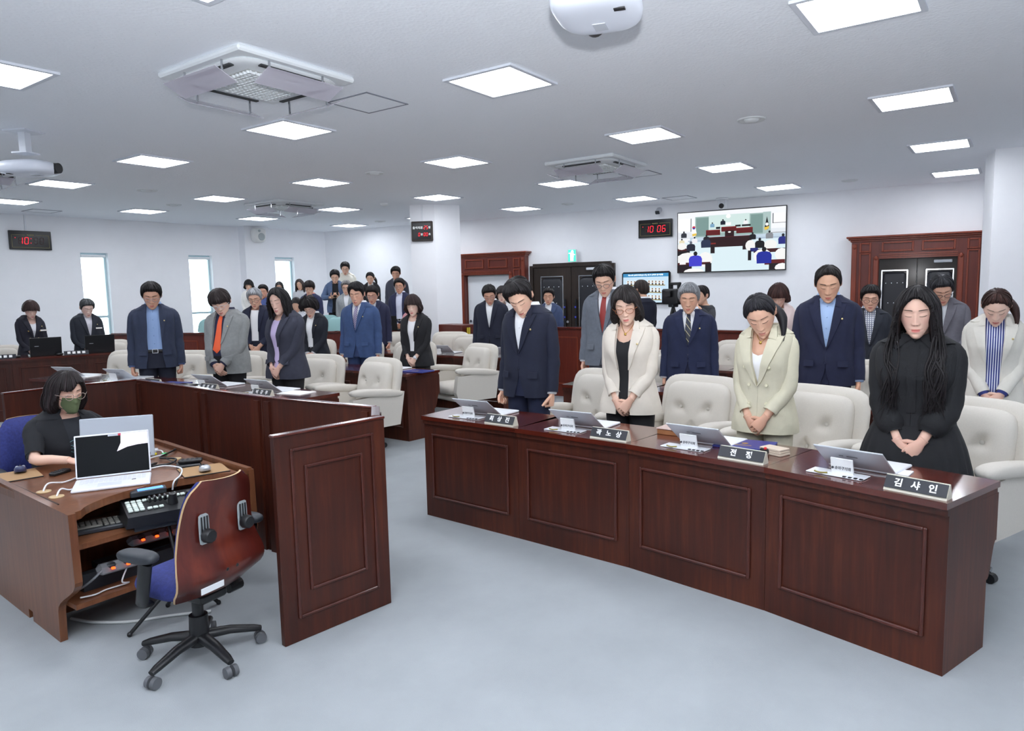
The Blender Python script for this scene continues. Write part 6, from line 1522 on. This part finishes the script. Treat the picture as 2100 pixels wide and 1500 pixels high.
# rear right row and beyond
person('woman in a pale pink blazer with short bobbed hair in front of the back wall', 8.1, 2.14, 1.66, 195, sex='f', bow=34, hair='bobbang', hcol=(58, 36, 34), hlen=.6, jacket=(226, 206, 202), jvar=.03, open_=True, gap=.06, arms='clasp', shirt=(240, 238, 236), neck='crew', cuff=False, pants=(220, 200, 196), pin=False, skin=(230, 188, 168), necklace=True)
person('man in a dark jacket over a checked shirt with black glasses', 8.05, 1.215, 1.622, 190, bow=16, hair='short', jacket=(40, 44, 54), arms='clasp', smat=CHK, shirt=(232, 234, 238), pants=CHAR, glasses=(30, 30, 32), pin=False, skin=(220, 174, 150))
person('man in a grey suit with glasses before the right double doorway', 8.04, .585, 1.705, 182, bow=34, yaw=10, hair='short', hcol=(40, 40, 44), jacket=(104, 102, 110), arms='clasp', tie=(200, 204, 210), pants=(90, 90, 98), glasses=(40, 40, 44), skin=(214, 168, 144), w=1.05, pin=False)
person('man in a navy suit turned away toward the portrait display', 9.5, 4.42, 1.752, 62, bow=6, hair='short', hcol=(46, 38, 36), jacket=(26, 30, 48), arms='clasp', pants=NAVY, pin=False, lod=1)
person('woman in a black hooded jacket behind the video camera', 9.55, 3.53, 1.652, 160, sex='f', bow=10, hair='short', hcol=(30, 26, 28), jacket=(46, 48, 54), closed=True, arms='camera', neck=None, pants=BLK, cuff=False, pin=False, hem=.85)
person('man in a slate-blue suit behind the young man in navy', 9.75, 6.19, 1.669, 205, bow=10, hair='short', jacket=(58, 72, 104), arms='clasp', pants=NAVY, pin=False, skin=(206, 158, 132))
# front left row
person('man in a blue collarless shirt, open slate blazer and large belt buckle', 4.22, 8.03, 1.830, 238, bow=26, hair='short', jacket=(46, 54, 76), open_=True, gap=.072, arms='sides', shirt=(146, 172, 214), neck='band', pants=(30, 34, 50), glasses=(150, 150, 158), cuff=(92, 112, 160), skin=(206, 158, 134), w=1.10, group='standing council members', hem=.80)
person('man in a light grey suit with a bright orange tie', 4.55, 7.12, 1.733, 206, bow=32, yaw=16, hair='bangs', hcol=(44, 36, 36), jacket=(138, 140, 140), arms='clasp', shirt=(44, 46, 74), tie=(236, 94, 46), pants=(28, 28, 32), glasses=(200, 204, 210), cuff=(44, 46, 74), skin=(224, 184, 164), w=1.16, belly=.05, open_=True, gap=.05, hw=1.08)
person('long-haired woman in a dark slate blazer over a lilac top', 4.58, 6.13, 1.728, 188, sex='f', bow=20, yaw=14, hair='long', hcol=(24, 22, 24), jacket=(50, 52, 66), open_=True, gap=.035, arms='clasp', shirt=(206, 190, 226), waist=.88, neck='vee', drop=.06, cuff=False, pants=BLK, skin=(226, 186, 168), w=1.20, pin=False, hlen=.8, lips=(196, 108, 110))
# second left row
person('grey-haired man in a navy jacket over a plain white tee, second left row', 6.15, 8.84, 1.755, 214, bow=22, yaw=8, hair='short', hcol=(150, 152, 156), jacket=(26, 31, 54), open_=True, gap=.05, arms='clasp', shirt=(244, 244, 246), neck='crew', cuff=False, pants=NAVY, glasses=(60, 60, 66), skin=(222, 176, 152), w=1.08, pin=False)
person('woman with short curly black hair in a black suit and white shirt', 6.35, 7.87, 1.618, 204, sex='f', bow=34, yaw=8, hair='curl', hcol=(28, 24, 26), jacket=(28, 32, 42), open_=True, gap=.04, arms='clasp', shirt=(242, 244, 246), neck='blouse', pants=BLK, glasses=(150, 150, 156), skin=(230, 190, 170), lips=(180, 50, 56), w=1.1, flaps=False)
person('man in a mid-blue suit with a plum striped tie', 6.40, 7.0, 1.797, 204, bow=18, yaw=4, hair='part', hpart=24, hfr=14, hcol=(30, 28, 30), jacket=(58, 80, 122), arms='sides', tie=(130, 120, 150), tmat=SBL, pants=(52, 68, 108), skin=(222, 172, 148), w=1.12, zb=1.12)
person('woman with a dark bob in a black suit and white wristwatch', 6.40, 6.01, 1.623, 198, sex='f', bow=18, yaw=8, hair='bobbang', hcol=(48, 34, 34), hlen=.75, jacket=(24, 24, 28), open_=True, gap=.03, arms='clasp', shirt=(242, 242, 244), neck='vee', drop=.07, cuff=False, pants=BLK, watch=((236, 236, 238), (224, 226, 228)), skin=(236, 200, 182), w=1.12, lips=(190, 72, 76), sleeve=-.05, flaps=False, btn=(60, 60, 62))
# rear left row
person('man in a navy suit with glasses standing before the carved doorway', 8.3, 6.28, 1.732, 206, bow=32, yaw=8, hair='short', jacket=(26, 30, 48), arms='sides', shirt=(244, 246, 248), pants=(26, 28, 36), glasses=(120, 120, 128), skin=(212, 162, 138), w=1.1, pin=False)
person('woman in white with a black bob behind the glasses man by the doorway', 9.2, 6.72, 1.718, 210, sex='f', bow=8, hair='bobbang', hcol=(34, 28, 30), hlen=.6, jacket=(222, 222, 224), jvar=.02, open_=True, gap=.05, arms='clasp', shirt=(240, 240, 242), neck='crew', cuff=False, pants=BLK, glasses=(150, 110, 90), pin=False, lod=1, skin=(236, 200, 182))
person('man in a navy suit half hidden behind the blue-suited man', 8.05, 8.46, 1.768, 212, bow=24, hair='short', jacket=(34, 38, 66), arms='sides', pants=NAVY, pin=False, glasses=(150, 150, 156), skin=(216, 166, 144), w=1.05, lod=1)
person('person in a pink jacket hidden behind the woman in black', 8.15, 7.71, 1.575, 205, sex='f', bow=22, hair='bobbang', jacket=(196, 136, 142), jvar=.03, open_=True, arms='clasp', neck='crew', cuff=False, pants=BLK, pin=False, lod=0)
person('person in a white patterned blouse behind the long-haired woman', 7.85, 10.12, 1.60, 215, sex='f', bow=30, hair='bob', jacket=(222, 226, 232), jvar=.12, closed=True, collar=False, arms='clasp', neck=None, pants=BLK, cuff=False, pin=False, lod=0)
# gallery
G_ = 'people in the rear gallery'
person('man in a navy blazer and open white shirt behind the parapet laptop', 9.33, 9.11, 1.904, 210, fz=.18, bow=10, hair='short', jacket=(38, 42, 74), open_=True, gap=.055, arms='clasp', shirt=(222, 226, 244), pants=NAVY, glasses=(120, 120, 126), pin=False, skin=(206, 156, 130), lod=1, group=G_)
person('grey-haired man in a light grey suit behind the blue-suited man', 9.5, 10.72, 1.90, 216, fz=.18, bow=12, hair='short', hcol=(110, 108, 108), jacket=(150, 154, 156), arms='clasp', pants=(140, 144, 146), glasses=(80, 80, 86), pin=False, lod=1, group=G_)
person('man in a navy suit with glasses and salmon shirt behind the curly-haired woman', 9.2, 11.46, 1.919, 218, fz=.18, bow=12, hair='bangs', hcol=(34, 28, 28), jacket=(44, 50, 82), arms='clasp', shirt=(236, 160, 140), pants=NAVY, glasses=(60, 60, 66), pin=False, lod=1, group=G_)
person('woman with long wavy hair and glasses beside the salmon-shirted man', 10.3, 13.17, 1.99, 222, fz=.42, sex='f', bow=16, roll=8, hair='long', hcol=(60, 50, 48), hlen=.7, jacket=(190, 192, 196), closed=True, collar=False, neck=None, arms='clasp', cuff=False, pants=CHAR, glasses=(130, 120, 120), pin=False, lod=1, group=G_)
person('man in a blue shirt behind the grey-haired man in the white tee', 8.6, 12.13, 1.86, 224, fz=.18, bow=12, hair='short', jacket=(80, 96, 150), closed=True, neck=None, collar=True, arms='clasp', cuff=False, pants=CHAR, pin=False, lod=1, skin=(212, 160, 136), group=G_)
person('woman in a white blouse with black bobbed hair near the pilaster', 9.6, 14.06, 2.006, 228, fz=.42, sex='f', bow=14, hair='bobbang', hcol=(26, 24, 26), hlen=.7, jacket=(236, 232, 226), jvar=.03, closed=True, collar=False, neck=None, arms='clasp', cuff=False, pants=CHAR, pin=False, lod=1, group=G_)
person('dark-haired woman mostly hidden behind the long-haired woman', 9.6, 12.96, 1.935, 225, fz=.42, sex='f', bow=18, hair='bob', hcol=(40, 36, 38), jacket=(200, 204, 210), closed=True, neck=None, arms='clasp', cuff=False, pants=CHAR, pin=False, lod=0, group=G_)
PH_ = person('man in a steel-blue blazer and black top looking down at his phone', 10.6, 12.33, 2.174, 226, fz=.42, bow=30, hair='part', hcol=(28, 26, 28), jacket=(86, 104, 136), open_=True, gap=.075, arms='phone', shirt=(26, 26, 30), neck='crew', cuff=False, pants=(28, 28, 32), pin=False, lod=1, group=G_)
person('tallest-standing young man in a cream sweater at the very back', 11.3, 12.77, 2.376, 224, fz=.62, bow=28, hair='part', hcol=(30, 27, 27), jacket=(238, 234, 220), jvar=.03, closed=True, collar=True, neck=None, arms='clasp', cuff=False, pants=CHAR, pin=False, lod=1, group=G_)
person('woman in a black cardigan and white blouse in the back gallery', 10.8, 11.42, 2.092, 220, fz=.42, sex='f', bow=26, hair='pony', hcol=(30, 28, 30), jacket=(32, 32, 36), open_=True, gap=.05, lapel=0, arms='clasp', shirt=(240, 240, 242), neck='blouse', cuff=False, pants=BLK, pin=False, lod=1, flaps=False, group=G_)
person('man in a charcoal suit standing left of the white pillar in the back gallery', 10.9, 10.74, 2.195, 216, fz=.42, bow=22, hair='short', jacket=(66, 68, 80), arms='sides', shirt=(206, 210, 216), pants=CHAR, pin=False, lod=1, skin=(210, 160, 136), group=G_)
person('person in a charcoal suit almost hidden behind the white pillar', 11.0, 10.02, 2.12, 214, fz=.42, bow=20, hair='short', jacket=(70, 72, 82), arms='clasp', pants=CHAR, pin=False, lod=0, group=G_)
# officials at the left bench
person('official woman with short brown hair and a dark suit at the left bench', 4.39, 11.88, 1.65, 266, sex='f', bow=30, hair='bobbang', hcol=(58, 42, 40), hlen=.12, jacket=(34, 34, 46), dbl=True, btn=(190, 160, 90), arms='clasp', shirt=(236, 236, 240), neck='vee', drop=.10, cuff=False, pants=(30, 30, 40), skin=(236, 200, 184), zb=1.12, lips=(190, 90, 100), group='bench officials')
person('official man in a dark suit and pale shirt before the bright window', 5.05, 11.60, 1.655, 262, bow=28, hair='short', hcol=(70, 72, 74), jacket=(36, 40, 50), arms='clasp', shirt=(224, 222, 230), pants=(30, 32, 40), cuff=False, skin=(232, 200, 186), group='bench officials')
for o in [o for o in D.objects if o.get('group') == 'bench officials']:
    b = MB().box((.175, .115, 1.20), (.006, .085, .022)).build('name_tag', M('tag_white', (230, 226, 222), .5), o)
# phone and video camera
ph = thing('mobile_phone', 'dark phone held by the man in the steel-blue blazer', 'phone', (10.6+math.cos(math.radians(226))*.345, 12.33+math.sin(math.radians(226))*.345, .42+1.145), math.radians(226))
MB().box((0, 0, 0), (.14, .07, .010), ch=.003, mat=Matrix.Rotation(-.55, 3, 'Y')).build('phone_body', BLACK, ph)
vc = thing('video_camera', 'black shoulder video camera on a tripod beside the woman in the hooded jacket', 'camera', (9.5, 3.95, 0), math.radians(235))
MB().box((0, 0, 1.50), (.40, .15, .22), ch=.02).build('camera_body', BLACK, vc); MB().tube([(.17, 0, 1.50), (.26, 0, 1.50), (.26, 0, 1.50), (.34, 0, 1.50)], [.05, .05, .062, .066], 16).build('camera_lens', DARKP, vc, smooth=True, auto=40)
MB().box((.05, 0, 1.68), (.26, .04, .04), ch=.008).box((.14, 0, 1.64), (.03, .04, .07)).box((-.05, 0, 1.64), (.03, .04, .07)).build('carry_handle', BLACK, vc); MB().tube([(.06, .09, 1.58), (.24, .09, 1.58)], .02, 10).build('camera_microphone', DARKP, vc); MB().box((.02, -.10, 1.54), (.12, .03, .09), ch=.008).build('viewfinder', BLACK, vc)
MB().box((0, 0, 1.38), (.12, .10, .06), ch=.01).build('tripod_head', DARKP, vc)
for k in range(3): a = 2*PI*k/3+.5; MB().tube([(0, 0, 1.36), (.42*math.cos(a), .42*math.sin(a), .01)], [.02, .013], 8).build('tripod_leg', BLACK, vc)
# ------------------------------------------------------------------ the seated operator
op = person('seated operator in a black tee and cardigan with glasses and an olive face mask', 1.91, 4.80, 1.215, -84, sex='f', bow=14, yaw=0, hair='bob', hcol=(34, 27, 28), hlen=.95, hpart=-24, hfr=22, lod=2, jacket=(20, 22, 28), open_=True, gap=.070, lapel=0, arms='type', sleeve=-.2, shirt=(28, 32, 40), neck='crew', cuff=False, pants=BLK, glasses=(170, 150, 140), pin=False, legs=False, seated=True, scale=.93, mask=(92, 104, 72), hem=.86, flaps=False, skin=(236, 194, 172), w=1.28, group=None, hw=1.08)
m_ = MB()
for sd in (-1, 1): m_.tube(catmull([(-.05, sd*.10, .52), (.20, sd*.11, .54), (.40, sd*.11, .50), (.43, sd*.11, .30), (.40, sd*.11, .07)], 4), [.085]*5+[.08]*4+[.065]*4+[.055]*4, 12)
m_.build('trousers', M('cloth_24_24_28', BLK, .85), op, smooth=True)
for sd in (-1, 1):
    m_ = MB(); pad(m_, .095, .25, .08, e=2.6, p=3, nr=6, na=24, fr=lambda G, sd=sd: np.stack([G[..., 2]+.45, G[..., 1]+sd*.11, np.maximum(G[..., 0], -.035)+.036], -1)); m_.build('shoe', M('shoe_black', (24, 22, 24), .35), op, smooth=True)
Tt = Torso('f', 1.28); kz = 1.215

def opf(z, y, off): v = Tt.front(z, y, off)*.93; return v


INKT = M('print_teal', (120, 170, 178), .6); INKW = M('print_white', (222, 226, 228), .6)
# lift used by the builder: measured from the jacket collar of the finished figure
_be = math.radians(14); _hc = np.array((-.012, 0, 1.452))+np.array((.032*math.cos(_be)+.150*math.sin(_be), 0, -.032*math.sin(_be)+.150*math.cos(_be)))
_lift = 1.215-.93*(_hc[2]+1.10*(math.hypot(.095*math.sin(_be), .114*math.cos(_be))+HT['bob'][0]*.9))
def chest(z, y): v = Tt.front(z, y, .0105)*.93; v[2] += _lift; return v
m_ = MB()
for zc, ry, rz_ in ((1.24, .085, .045), (1.24, .085, .012)): m_.tube(np.array([chest(zc+rz_*math.sin(a), ry*math.cos(a)) for a in np.linspace(0, 2*PI, 25)]), .0012, 5)
m_.tube(np.array([chest(1.30, y) for y in np.linspace(.01, .06, 6)]), .003, 5).build('chest_print', INKT, op)
m_ = MB(); m_.tube(np.array([chest(1.215, y) for y in np.linspace(-.035, .035, 6)]), .003, 5).tube(np.array([chest(1.242, y) for y in np.linspace(-.05, .05, 6)]), .0016, 5).ball(chest(1.233, 0), .005, 8, 5); m_.build('chest_print', INKW, op)
